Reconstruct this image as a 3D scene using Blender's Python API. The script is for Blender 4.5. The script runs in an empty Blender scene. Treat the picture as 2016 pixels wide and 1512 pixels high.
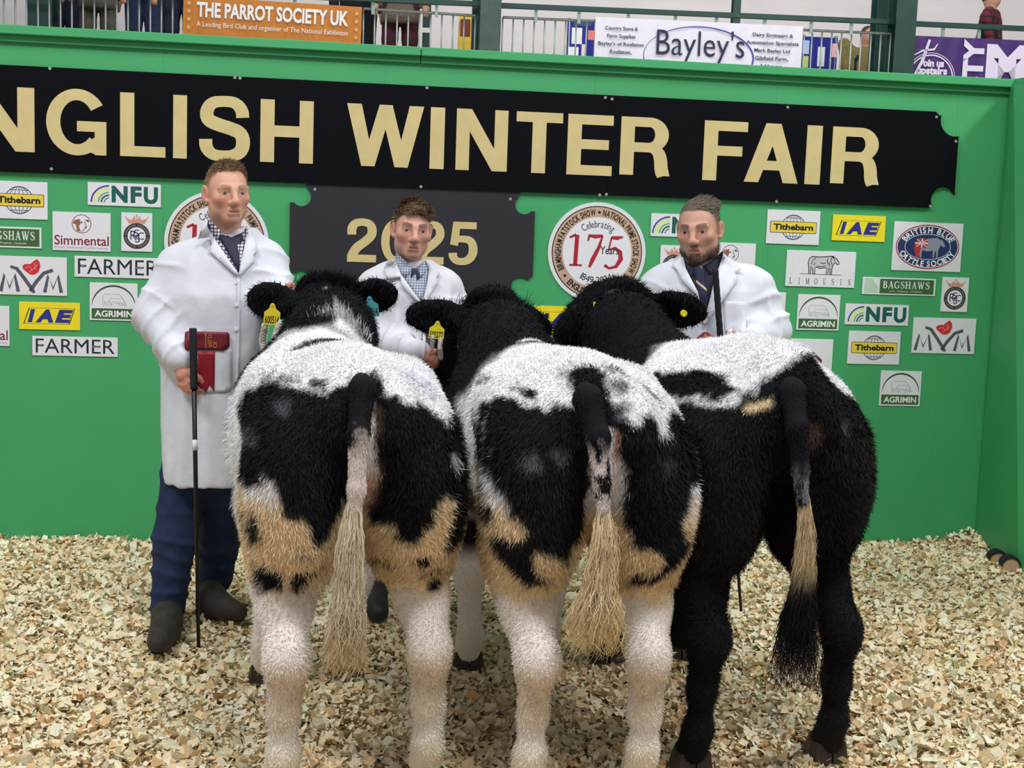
import bpy, math, random
import numpy as np
from mathutils import Vector, Matrix
from mathutils.bvhtree import BVHTree
from mathutils.geometry import delaunay_2d_cdt

scene = bpy.context.scene
COL = scene.collection
rng = np.random.default_rng(7)
random.seed(7)

# ------------------------------------------------------------------ camera
FPX, CX, CY = 2600.0, 1008.0, 756.0
CAM_H = 1.59
PITCH = math.atan(307.0 / FPX)
ROLL = 0.035
_F = np.array([0, math.cos(PITCH), -math.sin(PITCH)])
_u0 = np.array([0, math.sin(PITCH), math.cos(PITCH)])
_r0 = np.array([1.0, 0, 0])
_R = _r0 * math.cos(ROLL) + _u0 * math.sin(ROLL)
_U = _u0 * math.cos(ROLL) - _r0 * math.sin(ROLL)
CAMP = np.array([0, 0, CAM_H])
cam_d = bpy.data.cameras.new('camera')
cam_d.sensor_width = 36.0
cam_d.lens = 36.0 * FPX / 2016.0
cam_d.clip_end = 200
cam = bpy.data.objects.new('camera', cam_d)
COL.objects.link(cam)
cam.matrix_world = Matrix(((_R[0], _U[0], -_F[0], CAMP[0]), (_R[1], _U[1], -_F[1], CAMP[1]),
                           (_R[2], _U[2], -_F[2], CAMP[2]), (0, 0, 0, 1)))
scene.camera = cam

# ------------------------------------------------------------------ world, lamps, exposure
world = bpy.data.worlds.new('world')
scene.world = world
world.use_nodes = True
world.node_tree.nodes['Background'].inputs[0].default_value = (0.90, 0.95, 1.0, 1)
world.node_tree.nodes['Background'].inputs[1].default_value = 0.40

def hall_lamp(name, loc, target, size, power, col=(1, 0.98, 0.96)):
    l = bpy.data.lights.new(name, 'AREA')
    l.shape = 'RECTANGLE'
    l.size, l.size_y = size
    l.energy = power
    l.color = col
    o = bpy.data.objects.new(name, l)
    o.location = loc
    d = Vector(target) - Vector(loc)
    o.rotation_euler = d.to_track_quat('-Z', 'Y').to_euler()
    COL.objects.link(o)
    return o
hall_lamp('hall_lamp', (-3.5, 2.0, 6.6), (-1.6, 5.0, 0.6), (2.4, 1.2), 215)
hall_lamp('hall_lamp', (1.2, 1.2, 6.8), (0.4, 5.0, 0.6), (2.4, 1.2), 215)
hall_lamp('hall_lamp', (5.6, 4.6, 6.4), (1.6, 6.2, 0.8), (1.6, 0.9), 230)
hall_lamp('hall_lamp', (-1.0, 11.0, 7.2), (-1.0, 14.5, 3.2), (6.0, 1.2), 170)
hall_lamp('hall_lamp', (5.0, 11.0, 7.2), (5.0, 14.5, 3.2), (6.0, 1.2), 170)

vs = scene.view_settings
vs.view_transform = 'Standard'
vs.look = 'None'
vs.gamma = 1.0
vs.use_curve_mapping = False
vs.exposure = 0.0
scene.display_settings.display_device = 'sRGB'

# ------------------------------------------------------------------ photo geometry helpers
def ray(px, py):
    return FPX * _F + (px - CX) * _R - (py - CY) * _U
def P(px, py, Y):
    """world point seen at photo position (px,py) at distance Y in front of the photographer"""
    d = ray(px, py)
    return CAMP + d * (Y / d[1])
def PG(px, py, z=0.0):
    d = ray(px, py)
    return CAMP + d * ((z - CAM_H) / d[2])
def proj(p):
    q = np.asarray(p) - CAMP
    d = q @ _F
    return CX + FPX * (q @ _R) / d, CY - FPX * (q @ _U) / d

# ------------------------------------------------------------------ colour and materials
def lin(c):
    out = []
    for v in c[:3]:
        v = v / 255.0
        out.append(v / 12.92 if v <= 0.04045 else ((v + 0.055) / 1.055) ** 2.4)
    return tuple(out)
MATS = {}
def mat(name, rgb, rough=0.6, var=0.06, scale=30.0, metal=0.0, spec=0.4, bump=0.0, bscale=80.0, stretch=None):
    if name in MATS:
        return MATS[name]
    m = bpy.data.materials.new(name)
    m.use_nodes = True
    nt = m.node_tree
    b = nt.nodes['Principled BSDF']
    b.inputs['Roughness'].default_value = rough
    b.inputs['Metallic'].default_value = metal
    b.inputs['Specular IOR Level'].default_value = spec
    tc = nt.nodes.new('ShaderNodeTexCoord')
    no = nt.nodes.new('ShaderNodeTexNoise')
    no.inputs['Scale'].default_value = scale
    no.inputs['Detail'].default_value = 4
    src = tc.outputs['Object']
    if stretch:
        mp = nt.nodes.new('ShaderNodeMapping')
        mp.inputs['Scale'].default_value = stretch
        nt.links.new(src, mp.inputs[0])
        src = mp.outputs[0]
    nt.links.new(src, no.inputs['Vector'])
    r = nt.nodes.new('ShaderNodeValToRGB')
    c = np.array(lin(rgb))
    r.color_ramp.elements[0].position = 0.3
    r.color_ramp.elements[1].position = 0.7
    r.color_ramp.elements[0].color = (*np.clip(c * (1 - var), 0, 1), 1)
    r.color_ramp.elements[1].color = (*np.clip(c * (1 + var), 0, 1), 1)
    nt.links.new(no.outputs['Fac'], r.inputs[0])
    nt.links.new(r.outputs[0], b.inputs['Base Color'])
    if bump:
        n2 = nt.nodes.new('ShaderNodeTexNoise')
        n2.inputs['Scale'].default_value = bscale
        n2.inputs['Detail'].default_value = 5
        nt.links.new(src, n2.inputs['Vector'])
        bp = nt.nodes.new('ShaderNodeBump')
        bp.inputs['Strength'].default_value = bump
        bp.inputs['Distance'].default_value = 0.01
        nt.links.new(n2.outputs['Fac'], bp.inputs['Height'])
        nt.links.new(bp.outputs[0], b.inputs['Normal'])
    MATS[name] = m
    return m
def mat_attr(name, rough=0.7, spec=0.3, bump=0.0, bscale=120.0, sheen=0.0):
    """material that takes its colour from the mesh's own colour attribute, with a fine procedural grain"""
    if name in MATS:
        return MATS[name]
    m = bpy.data.materials.new(name)
    m.use_nodes = True
    nt = m.node_tree
    b = nt.nodes['Principled BSDF']
    b.inputs['Roughness'].default_value = rough
    b.inputs['Specular IOR Level'].default_value = spec
    if sheen:
        b.inputs['Sheen Weight'].default_value = sheen
    at = nt.nodes.new('ShaderNodeAttribute')
    at.attribute_name = 'Col'
    tc = nt.nodes.new('ShaderNodeTexCoord')
    no = nt.nodes.new('ShaderNodeTexNoise')
    no.inputs['Scale'].default_value = bscale
    no.inputs['Detail'].default_value = 4
    nt.links.new(tc.outputs['Object'], no.inputs['Vector'])
    mr = nt.nodes.new('ShaderNodeMapRange')
    mr.inputs[1].default_value = 0.3
    mr.inputs[2].default_value = 0.7
    mr.inputs[3].default_value = 0.9
    mr.inputs[4].default_value = 1.1
    nt.links.new(no.outputs['Fac'], mr.inputs[0])
    mx = nt.nodes.new('ShaderNodeMix')
    mx.data_type = 'RGBA'
    mx.blend_type = 'MULTIPLY'
    mx.inputs['Factor'].default_value = 1.0
    nt.links.new(at.outputs['Color'], mx.inputs['A'])
    nt.links.new(mr.outputs[0], mx.inputs['B'])
    nt.links.new(mx.outputs['Result'], b.inputs['Base Color'])
    if bump:
        bp = nt.nodes.new('ShaderNodeBump')
        bp.inputs['Strength'].default_value = bump
        bp.inputs['Distance'].default_value = 0.004
        nt.links.new(no.outputs['Fac'], bp.inputs['Height'])
        nt.links.new(bp.outputs[0], b.inputs['Normal'])
    MATS[name] = m
    return m
def mat_check(name, base, lines, scale, width=0.18, stripe_only=False, angle=0.0):
    """woven check / stripe cloth"""
    if name in MATS:
        return MATS[name]
    m = bpy.data.materials.new(name)
    m.use_nodes = True
    nt = m.node_tree
    b = nt.nodes['Principled BSDF']
    b.inputs['Roughness'].default_value = 0.85
    tc = nt.nodes.new('ShaderNodeTexCoord')
    mp = nt.nodes.new('ShaderNodeMapping')
    mp.inputs['Rotation'].default_value = (0, angle, 0)
    nt.links.new(tc.outputs['Object'], mp.inputs[0])
    sp = nt.nodes.new('ShaderNodeSeparateXYZ')
    nt.links.new(mp.outputs[0], sp.inputs[0])
    outs = []
    for ax in ((2,) if stripe_only else (0, 2)):
        mu = nt.nodes.new('ShaderNodeMath'); mu.operation = 'MULTIPLY'; mu.inputs[1].default_value = scale
        nt.links.new(sp.outputs[ax], mu.inputs[0])
        fr = nt.nodes.new('ShaderNodeMath'); fr.operation = 'FRACT'
        nt.links.new(mu.outputs[0], fr.inputs[0])
        lt = nt.nodes.new('ShaderNodeMath'); lt.operation = 'LESS_THAN'; lt.inputs[1].default_value = width
        nt.links.new(fr.outputs[0], lt.inputs[0])
        outs.append(lt.outputs[0])
    fac = outs[0]
    if len(outs) == 2:
        mxm = nt.nodes.new('ShaderNodeMath'); mxm.operation = 'MAXIMUM'
        nt.links.new(outs[0], mxm.inputs[0]); nt.links.new(outs[1], mxm.inputs[1])
        fac = mxm.outputs[0]
    mx = nt.nodes.new('ShaderNodeMix'); mx.data_type = 'RGBA'
    mx.inputs['A'].default_value = (*lin(base), 1)
    mx.inputs['B'].default_value = (*lin(lines), 1)
    nt.links.new(fac, mx.inputs['Factor'])
    nt.links.new(mx.outputs['Result'], b.inputs['Base Color'])
    MATS[name] = m
    return m

# ------------------------------------------------------------------ objects
def tag(o, label=None, cat=None, group=None, kind=None):
    if label: o['label'] = label
    if cat: o['category'] = cat
    if group: o['group'] = group
    if kind: o['kind'] = kind
    return o
def empty(name, loc, rotz=0.0, label=None, cat=None, group=None):
    o = bpy.data.objects.new(name, None)
    o.empty_display_size = 0.1
    o.location = loc
    o.rotation_euler = (0, 0, rotz)
    COL.objects.link(o)
    return tag(o, label, cat, group)
def mesh_np(name, V, F, smooth=False, col=None):
    """V (n,3); F: list of index arrays (each (m,k)) or list of tuples"""
    me = bpy.data.meshes.new(name)
    V = np.ascontiguousarray(V, dtype=np.float32)
    if isinstance(F, np.ndarray):
        F = [F]
    if len(F) and isinstance(F[0], np.ndarray) and F[0].ndim == 2:
        loops = np.concatenate([f.ravel() for f in F]).astype(np.int32)
        tot = np.concatenate([np.full(len(f), f.shape[1]) for f in F])
    else:
        loops = np.fromiter((i for f in F for i in f), dtype=np.int32)
        tot = np.fromiter((len(f) for f in F), dtype=np.int64)
    start = np.concatenate([[0], np.cumsum(tot)[:-1]]).astype(np.int32)
    me.vertices.add(len(V)); me.vertices.foreach_set('co', V.ravel())
    me.loops.add(len(loops)); me.loops.foreach_set('vertex_index', loops)
    me.polygons.add(len(tot)); me.polygons.foreach_set('loop_start', start)
    me.polygons.foreach_set('use_smooth', np.full(len(tot), bool(smooth)))
    if col is not None:
        a = me.color_attributes.new('Col', 'FLOAT_COLOR', 'POINT')
        c4 = np.ones((len(V), 4), np.float32); c4[:, :3] = col
        a.data.foreach_set('color', c4.ravel())
    me.update(calc_edges=True)
    return me
def add_obj(name, me, material=None, parent=None, loc=None, rotz=None):
    o = bpy.data.objects.new(name, me)
    if material is not None and not me.materials:
        me.materials.append(material)
    COL.objects.link(o)
    if parent is not None: o.parent = parent
    if loc is not None: o.location = loc
    if rotz is not None: o.rotation_euler = (0, 0, rotz)
    return o

class MB:
    """collects simple solids into one mesh"""
    def __init__(s):
        s.v, s.f = [], []
    def add(s, V, F):
        n = len(s.v)
        s.v.extend([tuple(map(float, q)) for q in V])
        s.f.extend([tuple(i + n for i in f) for f in F])
        return s
    def box(s, lo, hi, bev=0.0):
        (x0, y0, z0), (x1, y1, z1) = lo, hi
        if bev <= 0:
            V = [(x, y, z) for x in (x0, x1) for y in (y0, y1) for z in (z0, z1)]
            return s.add(V, [(0, 1, 3, 2), (4, 6, 7, 5), (0, 4, 5, 1), (2, 3, 7, 6), (0, 2, 6, 4), (1, 5, 7, 3)])
        V = []; b = bev
        for x in (0, 1):
            for y in (0, 1):
                for z in (0, 1):
                    c = [(x0, x1)[x], (y0, y1)[y], (z0, z1)[z]]
                    sg = [1 - 2 * x, 1 - 2 * y, 1 - 2 * z]
                    for ax in range(3):
                        q = list(c)
                        for o in range(3):
                            if o != ax: q[o] += sg[o] * b
                        V.append(q)
        def ix(x, y, z, ax): return (x * 4 + y * 2 + z) * 3 + ax
        Fs = []
        for ax in range(3):
            u, w = (ax + 1) % 3, (ax + 2) % 3
            for sd in (0, 1):
                q = []
                for a, c in ((0, 0), (1, 0), (1, 1), (0, 1)):
                    t = [0, 0, 0]; t[ax] = sd; t[u] = a; t[w] = c
                    q.append(ix(*t, ax))
                Fs.append(tuple(q if sd else q[::-1]))
            for a in (0, 1):
                for c in (0, 1):
                    t0 = [0, 0, 0]; t0[u] = a; t0[w] = c
                    t1 = list(t0); t1[ax] = 1
                    q = (ix(*t0, u), ix(*t1, u), ix(*t1, w), ix(*t0, w))
                    Fs.append(q if (a ^ c) else q[::-1])
        for x in (0, 1):
            for y in (0, 1):
                for z in (0, 1):
                    q = (ix(x, y, z, 0), ix(x, y, z, 1), ix(x, y, z, 2))
                    Fs.append(q if (x + y + z) % 2 else q[::-1])
        return s.add(V, Fs)
    def tube(s, pts, rad, n=8, cap=True):
        pts = [np.array(p, float) for p in pts]
        rs = rad if hasattr(rad, '__len__') else [rad] * len(pts)
        V, F = [], []
        up = np.array([0.13, 0.31, 0.94])
        for i, p in enumerate(pts):
            t = pts[min(i + 1, len(pts) - 1)] - pts[max(i - 1, 0)]
            t = t / (np.linalg.norm(t) + 1e-9)
            a = np.cross(t, up)
            if np.linalg.norm(a) < 1e-3: a = np.cross(t, [1, 0, 0])
            a /= np.linalg.norm(a); b = np.cross(t, a)
            for k in range(n):
                an = 2 * math.pi * k / n
                V.append(p + rs[i] * (math.cos(an) * a + math.sin(an) * b))
        for i in range(len(pts) - 1):
            for k in range(n):
                F.append((i * n + k, i * n + (k + 1) % n, (i + 1) * n + (k + 1) % n, (i + 1) * n + k))
        if cap:
            F.append(tuple(range(n))[::-1]); F.append(tuple(range((len(pts) - 1) * n, len(pts) * n)))
        return s.add(V, F)
    def prism(s, poly, y0, y1):
        """polygon in (x,z) extruded from y0 (front) to y1 (back)"""
        n = len(poly)
        V = [(x, y0, z) for x, z in poly] + [(x, y1, z) for x, z in poly]
        ar = sum(poly[i][0] * poly[(i + 1) % n][1] - poly[(i + 1) % n][0] * poly[i][1] for i in range(n))
        idx = list(range(n))
        F = [tuple(idx), tuple(i + n for i in idx[::-1])]
        F += [(i, i + n, (i + 1) % n + n, (i + 1) % n) for i in range(n)]
        if ar < 0: F = [f[::-1] for f in F]
        return s.add(V, F)
    def build(s, name, material, parent=None, smooth=False, loc=None, rotz=None):
        me = mesh_np(name, np.array(s.v), s.f, smooth)
        return add_obj(name, me, material, parent, loc, rotz)

# ------------------------------------------------------------------ flat lettering
_txt = {}
def text_geo(s, bold=0.0, shear=0.0):
    key = (s, bold, shear)
    if key not in _txt:
        cu = bpy.data.curves.new('t', 'FONT')
        cu.body = s; cu.offset = bold; cu.resolution_u = 3; cu.shear = shear
        ob = bpy.data.objects.new('t', cu); COL.objects.link(ob)
        me = bpy.data.meshes.new_from_object(ob)
        V = np.array([v.co[:2] for v in me.vertices]).reshape(-1, 2)
        F = [tuple(p.vertices) for p in me.polygons]
        bpy.data.objects.remove(ob); bpy.data.curves.remove(cu); bpy.data.meshes.remove(me)
        _txt[key] = (V, F)
    return _txt[key]
_adv = {}
def advance(ch, bold):
    key = (ch, bold)
    if key not in _adv:
        if ch == ' ': _adv[key] = 0.3
        else:
            V, _ = text_geo(ch, bold)
            _adv[key] = V[:, 0].max() - V[:, 0].min() + 0.09
    return _adv[key]

class Flat:
    """flat print: polygons in (x,z) on a plane y = -off in front of a board"""
    def __init__(s, off):
        s.v, s.f, s.off = [], [], off
    def raw(s, pts, faces):
        n = len(s.v)
        s.v.extend([(float(x), -s.off, float(z)) for x, z in pts])
        s.f.extend([tuple(i + n for i in f) for f in faces])
        return s
    def poly(s, pts):
        n = len(pts)
        ar = sum(pts[i][0] * pts[(i + 1) % n][1] - pts[(i + 1) % n][0] * pts[i][1] for i in range(n))
        return s.raw(pts, [tuple(range(n)) if ar > 0 else tuple(range(n))[::-1]])
    def rect(s, x0, x1, z0, z1):
        return s.poly([(x0, z0), (x1, z0), (x1, z1), (x0, z1)])
    def disc(s, cx, cz, rx, rz=None, n=48):
        rz = rx if rz is None else rz
        return s.poly([(cx + rx * math.cos(2 * math.pi * k / n), cz + rz * math.sin(2 * math.pi * k / n)) for k in range(n)])
    def arc(s, cx, cz, rx, rz, w, a0=0.0, a1=360.0, n=48, taper=False):
        pts = []
        for k in range(n + 1):
            a = math.radians(a0 + (a1 - a0) * k / n)
            ww = w * (math.sin(math.pi * k / n) ** 0.6 if taper else 1.0)
            pts.append(((cx + (rx + ww / 2) * math.cos(a), cz + (rz + ww / 2) * math.sin(a)),
                        (cx + (rx - ww / 2) * math.cos(a), cz + (rz - ww / 2) * math.sin(a))))
        V = [q for p in pts for q in p]
        F = [(2 * k, 2 * k + 2, 2 * k + 3, 2 * k + 1) if a1 < a0 else (2 * k + 1, 2 * k + 3, 2 * k + 2, 2 * k)[::-1] for k in range(n)]
        return s.raw(V, F)
    def stroke(s, pts, w):
        ws = w if hasattr(w, '__len__') else [w] * len(pts)
        pts = [np.array(p, float) for p in pts]
        V = []
        for i, p in enumerate(pts):
            t = pts[min(i + 1, len(pts) - 1)] - pts[max(i - 1, 0)]
            t = t / (np.linalg.norm(t) + 1e-9)
            nrm = np.array([-t[1], t[0]]) * ws[i] / 2
            V += [p + nrm, p - nrm]
        return s.raw(V, [(2 * i, 2 * i + 1, 2 * i + 3, 2 * i + 2) for i in range(len(pts) - 1)])
    def text(s, txt, x0, x1, z0, z1, bold=0.0, shear=0.0, keep=False, xheight=None):
        V, F = text_geo(txt, bold, shear)
        lo, hi = V.min(0), V.max(0)
        sx = (x1 - x0) / (hi[0] - lo[0]); sz = (z1 - z0) / (hi[1] - lo[1])
        Q = (V - lo) * (sx, sz) + (x0, z0)
        return s.raw(Q, F)
    def arc_text(s, txt, cx, cz, r, h, a0, a1, bold=0.0, inward=False, rz=None, serif=False):
        """letters along an arc from angle a0 to a1 (degrees); letter height h"""
        rz = r if rz is None else rz
        adv = [advance(c, bold) for c in txt]
        tot = sum(adv); pos = 0
        for c, a in zip(txt, adv):
            mid = pos + a / 2; pos += a
            if c == ' ': continue
            ang = math.radians(a0 + (a1 - a0) * mid / tot)
            V, F = text_geo(c, bold)
            wpx = (a - 0.06) / tot * abs(math.radians(a1 - a0)) * (r + rz) / 2
            lo, hi = V.min(0), V.max(0)
            Q = (V - ((lo[0] + hi[0]) / 2, 0))
            Q = Q * (wpx / (hi[0] - lo[0] + 1e-6), h / 0.729)
            ca, sa = math.cos(ang), math.sin(ang)
            if inward: ex, ez = (-sa, ca), (-ca, -sa)
            else: ex, ez = (sa, -ca), (ca, sa)
            base = (cx + r * ca, cz + rz * sa)
            W = [(base[0] + q[0] * ex[0] + q[1] * ez[0], base[1] + q[0] * ex[1] + q[1] * ez[1]) for q in Q]
            s.raw(W, F)
        return s
    def serif(s, txt, x0, x1, z0, z1, thick=0.16, thin=0.07):
        """serif capitals drawn stroke by stroke into the box"""
        k, t = thick, thin
        def bar(x, w=0.34): return [([(x - w / 2, t / 2), (x + w / 2, t / 2)], t), ([(x - w / 2, 1 - t / 2), (x + w / 2, 1 - t / 2)], t)]
        def bowl(cx, cz, rx, rz, a0, a1, n=14):
            pts, ws = [], []
            for i in range(n + 1):
                a = math.radians(a0 + (a1 - a0) * i / n)
                pts.append((cx + rx * math.cos(a), cz + rz * math.sin(a))); ws.append(t + (k - t) * abs(math.cos(a)))
            return [(pts, ws)]
        S = [([(0.56, 0.72), (0.55, 0.86), (0.40, 0.96), (0.25, 0.95), (0.12, 0.85), (0.12, 0.70), (0.24, 0.59), (0.42, 0.48), (0.56, 0.36), (0.57, 0.2), (0.44, 0.06), (0.28, 0.04), (0.13, 0.1), (0.08, 0.28)],
              [t, t, t, t, .1, .14, k, k, k, .13, t, t, t, t])]
        G = {'I': (0.36, [([(0.18, 0), (0.18, 1)], k)] + bar(0.18)),
             'B': (0.72, [([(0.18, 0), (0.18, 1)], k)] + bowl(0.3, 0.75, 0.24, 0.22, 90, -90) + bowl(0.3, 0.27, 0.30, 0.24, 90, -90) + [([(0.02, .035), (0.32, .035)], t), ([(0.02, .965), (0.32, .965)], t), ([(0.18, .51), (0.3, .51)], t)]),
             'A': (0.8, [([(0.14, 0), (0.40, 1)], t), ([(0.40, 1), (0.66, 0)], k), ([(0.22, .33), (0.56, .33)], t), ([(0.02, .03), (0.26, .03)], t), ([(0.52, .03), (0.8, .03)], t)]),
             'G': (0.82, bowl(0.42, 0.5, 0.34, 0.46, 40, 310) + [([(0.66, 0.06), (0.66, 0.42)], k), ([(0.52, .43), (0.8, .43)], t)]),
             'S': (0.64, S),
             'H': (0.86, [([(0.18, 0), (0.18, 1)], k), ([(0.68, 0), (0.68, 1)], k), ([(0.18, .5), (0.68, .5)], t)] + bar(0.18) + bar(0.68)),
             'W': (1.1, [([(0.12, 1), (0.36, 0)], k), ([(0.36, 0), (0.56, 1)], t), ([(0.5, 1), (0.74, 0)], k), ([(0.74, 0), (0.98, 1)], t), ([(0, .97), (0.26, .97)], t), ([(0.4, .97), (0.64, .97)], t), ([(0.86, .97), (1.1, .97)], t)]),
             'L': (0.64, [([(0.18, 0), (0.18, 1)], k)] + bar(0.18) + [([(0.18, .035), (0.6, .035)], t), ([(0.58, 0), (0.6, .26)], t)]),
             'M': (1.0, [([(0.16, 0), (0.16, 1)], t), ([(0.16, 1), (0.48, 0.06)], k), ([(0.48, 0.06), (0.82, 1)], t), ([(0.82, 0), (0.82, 1)], k), ([(0.02, .03), (0.3, .03)], t), ([(0.68, .03), (0.98, .03)], t)]),
             'O': (0.84, bowl(0.42, 0.5, 0.34, 0.46, 0, 360, 28)),
             'U': (0.84, [([(0.18, 0.3), (0.18, 1)], k), ([(0.66, 0.3), (0.66, 1)], t)] + bowl(0.42, 0.32, 0.24, 0.28, 180, 360) + [([(0.02, .97), (0.34, .97)], t), ([(0.54, .97), (0.8, .97)], t)]),
             'N': (0.86, [([(0.16, 0), (0.16, 1)], t), ([(0.14, 1), (0.7, 0)], k), ([(0.7, 0), (0.7, 1)], t), ([(0.02, .03), (0.3, .03)], t), ([(0.56, .97), (0.84, .97)], t)])}
        tot = sum(G[c][0] + 0.1 for c in txt) - 0.1
        x = 0; sx = (x1 - x0) / tot; sz = z1 - z0
        for c in txt:
            w, st = G[c]
            for pts, ww in st:
                sub = Flat(s.off)
                sub.stroke(pts, ww)
                s.raw([(x0 + (x + q[0]) * sx, z0 + q[2] * sz) for q in sub.v], sub.f)
            x += w + 0.1
        return s
    def build(s, name, material, parent):
        return add_obj(name, mesh_np(name, np.array(s.v), s.f), material, parent)

# ------------------------------------------------------------------ noise
def _hash(ix, iy, iz, seed):
    h = (ix.astype(np.int64) * 374761393 + iy.astype(np.int64) * 668265263 + iz.astype(np.int64) * 2147483647 + seed * 1274126177) & 0xffffffff
    h = ((h ^ (h >> 13)) * 1274126177) & 0xffffffff
    return ((h ^ (h >> 16)) & 0xffff).astype(np.float32) / 32767.5 - 1.0
def noise3(p, scale=1.0, seed=0, octaves=1):
    p = np.asarray(p, np.float64) * scale
    out = 0; amp = 1.0
    for o in range(octaves):
        i = np.floor(p).astype(np.int64); f = p - i
        f = f * f * (3 - 2 * f)
        r = 0
        for dx in (0, 1):
            wx = f[..., 0] if dx else 1 - f[..., 0]
            for dy in (0, 1):
                wy = f[..., 1] if dy else 1 - f[..., 1]
                for dz in (0, 1):
                    wz = f[..., 2] if dz else 1 - f[..., 2]
                    r = r + wx * wy * wz * _hash(i[..., 0] + dx, i[..., 1] + dy, i[..., 2] + dz, seed + o * 17)
        out = out + amp * r
        amp *= 0.5; p = p * 2.03
    return out

# ------------------------------------------------------------------ implicit surfaces
class Field:
    def __init__(s, lo, hi, h):
        s.lo = np.array(lo, float); s.h = h
        n = np.ceil((np.array(hi) - s.lo) / h).astype(int) + 1
        s.n = n
        s.ax = [s.lo[i] + h * np.arange(n[i]) for i in range(3)]
        s.F = np.full(tuple(n), 1.0, np.float32)
    def _sub(s, lo, hi, m):
        sl = []
        for i in range(3):
            a = int(max(0, math.floor((lo[i] - m - s.lo[i]) / s.h)))
            b = int(min(s.n[i], math.ceil((hi[i] + m - s.lo[i]) / s.h) + 1))
            if b <= a: return None
            sl.append(slice(a, b))
        return tuple(sl)
    def apply(s, fn, lo, hi, k=0.02, sub=False):
        sl = s._sub(lo, hi, k + 2.5 * s.h)
        if sl is None: return s
        x = s.ax[0][sl[0]][:, None, None]; y = s.ax[1][sl[1]][None, :, None]; z = s.ax[2][sl[2]][None, None, :]
        d = fn(x, y, z).astype(np.float32)
        a = s.F[sl]
        if not sub:
            h = np.maximum(k - np.abs(a - d), 0) / max(k, 1e-6)
            s.F[sl] = np.minimum(a, d) - h * h * k * 0.25
        else:
            d = -d
            h = np.maximum(k - np.abs(a - d), 0) / max(k, 1e-6)
            s.F[sl] = np.maximum(a, d) + h * h * k * 0.25
        return s
    def cone(s, a, b, ra, rb, k=0.02, sub=False):
        a = np.array(a, float); b = np.array(b, float); ba = b - a; L2 = max(ba @ ba, 1e-9)
        def fn(x, y, z):
            t = np.clip(((x - a[0]) * ba[0] + (y - a[1]) * ba[1] + (z - a[2]) * ba[2]) / L2, 0, 1)
            return np.sqrt((x - a[0] - ba[0] * t) ** 2 + (y - a[1] - ba[1] * t) ** 2 + (z - a[2] - ba[2] * t) ** 2) - (ra + (rb - ra) * t)
        m = max(ra, rb)
        return s.apply(fn, np.minimum(a, b) - m, np.maximum(a, b) + m, k, sub)
    def chain(s, pts, rs, k=0.02):
        for i in range(len(pts) - 1): s.cone(pts[i], pts[i + 1], rs[i], rs[i + 1], k)
        return s
    def ell(s, c, r, k=0.02, R=None, sub=False):
        c = np.array(c, float); r = np.array(r, float)
        R = np.eye(3) if R is None else np.array(R)
        def fn(x, y, z):
            dx, dy, dz = x - c[0], y - c[1], z - c[2]
            q = [R[0][i] * dx + R[1][i] * dy + R[2][i] * dz for i in range(3)]
            k0 = np.sqrt(sum((q[i] / r[i]) ** 2 for i in range(3)))
            k1 = np.sqrt(sum((q[i] / r[i] ** 2) ** 2 for i in range(3))) + 1e-9
            return k0 * (k0 - 1) / k1
        ext = np.sqrt(sum((R[:, i] * r[i]) ** 2 for i in range(3)))
        return s.apply(fn, c - ext, c + ext, k, sub)
    def loft(s, tab, k=0.02, pw=2.0):
        """stack of upright ellipses: rows (z, cx, cy, rx, ry)"""
        tab = np.array(sorted(tab), float); zs = tab[:, 0]
        def fn(x, y, z):
            zz = np.clip(z, zs[0], zs[-1])
            cx, cy, rx, ry = [np.interp(zz, zs, tab[:, i]) for i in (1, 2, 3, 4)]
            q = (np.abs((x - cx) / rx) ** pw + np.abs((y - cy) / ry) ** pw) ** (1 / pw)
            d = (q - 1) * np.minimum(rx, ry)
            return np.maximum(d, np.maximum(zs[0] - z, z - zs[-1]) + 0 * d)
        lo = (tab[:, 1] - tab[:, 3]).min(), (tab[:, 2] - tab[:, 4]).min(), zs[0]
        hi = (tab[:, 1] + tab[:, 3]).max(), (tab[:, 2] + tab[:, 4]).max(), zs[-1]
        return s.apply(fn, lo, hi, k)
    def cut(s, fn):
        x = s.ax[0][:, None, None]; y = s.ax[1][None, :, None]; z = s.ax[2][None, None, :]
        s.F = np.maximum(s.F, (fn(x, y, z) + np.zeros_like(s.F)).astype(np.float32))
        return s
    def mesh(s, relax=2):
        F = s.F; nx, ny, nz = F.shape
        F[0] = F[-1] = 1; F[:, 0] = F[:, -1] = 1; F[:, :, 0] = F[:, :, -1] = 1
        S = F < 0
        c = np.zeros((nx - 1, ny - 1, nz - 1), np.uint8)
        for a in (0, 1):
            for b in (0, 1):
                for d in (0, 1):
                    c += S[a:nx - 1 + a, b:ny - 1 + b, d:nz - 1 + d]
        act = (c > 0) & (c < 8)
        ii = np.argwhere(act)
        idx = np.full(c.shape, -1, np.int64); idx[act] = np.arange(len(ii))
        acc = np.zeros((len(ii), 3)); cnt = np.zeros(len(ii))
        for ax in range(3):
            u, v = (ax + 1) % 3, (ax + 2) % 3
            for a in (0, 1):
                for b in (0, 1):
                    o0 = np.zeros(3, int); o0[u] = a; o0[v] = b
                    o1 = o0.copy(); o1[ax] = 1
                    f0 = F[tuple((ii + o0).T)]; f1 = F[tuple((ii + o1).T)]
                    m = (f0 < 0) != (f1 < 0)
                    t = np.where(m, f0 / np.where(f0 - f1 == 0, 1, f0 - f1), 0)
                    acc[m] += (o0 + t[:, None] * (o1 - o0))[m]; cnt[m] += 1
        V = s.lo + (ii + acc / cnt[:, None]) * s.h
        Q = []
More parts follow.
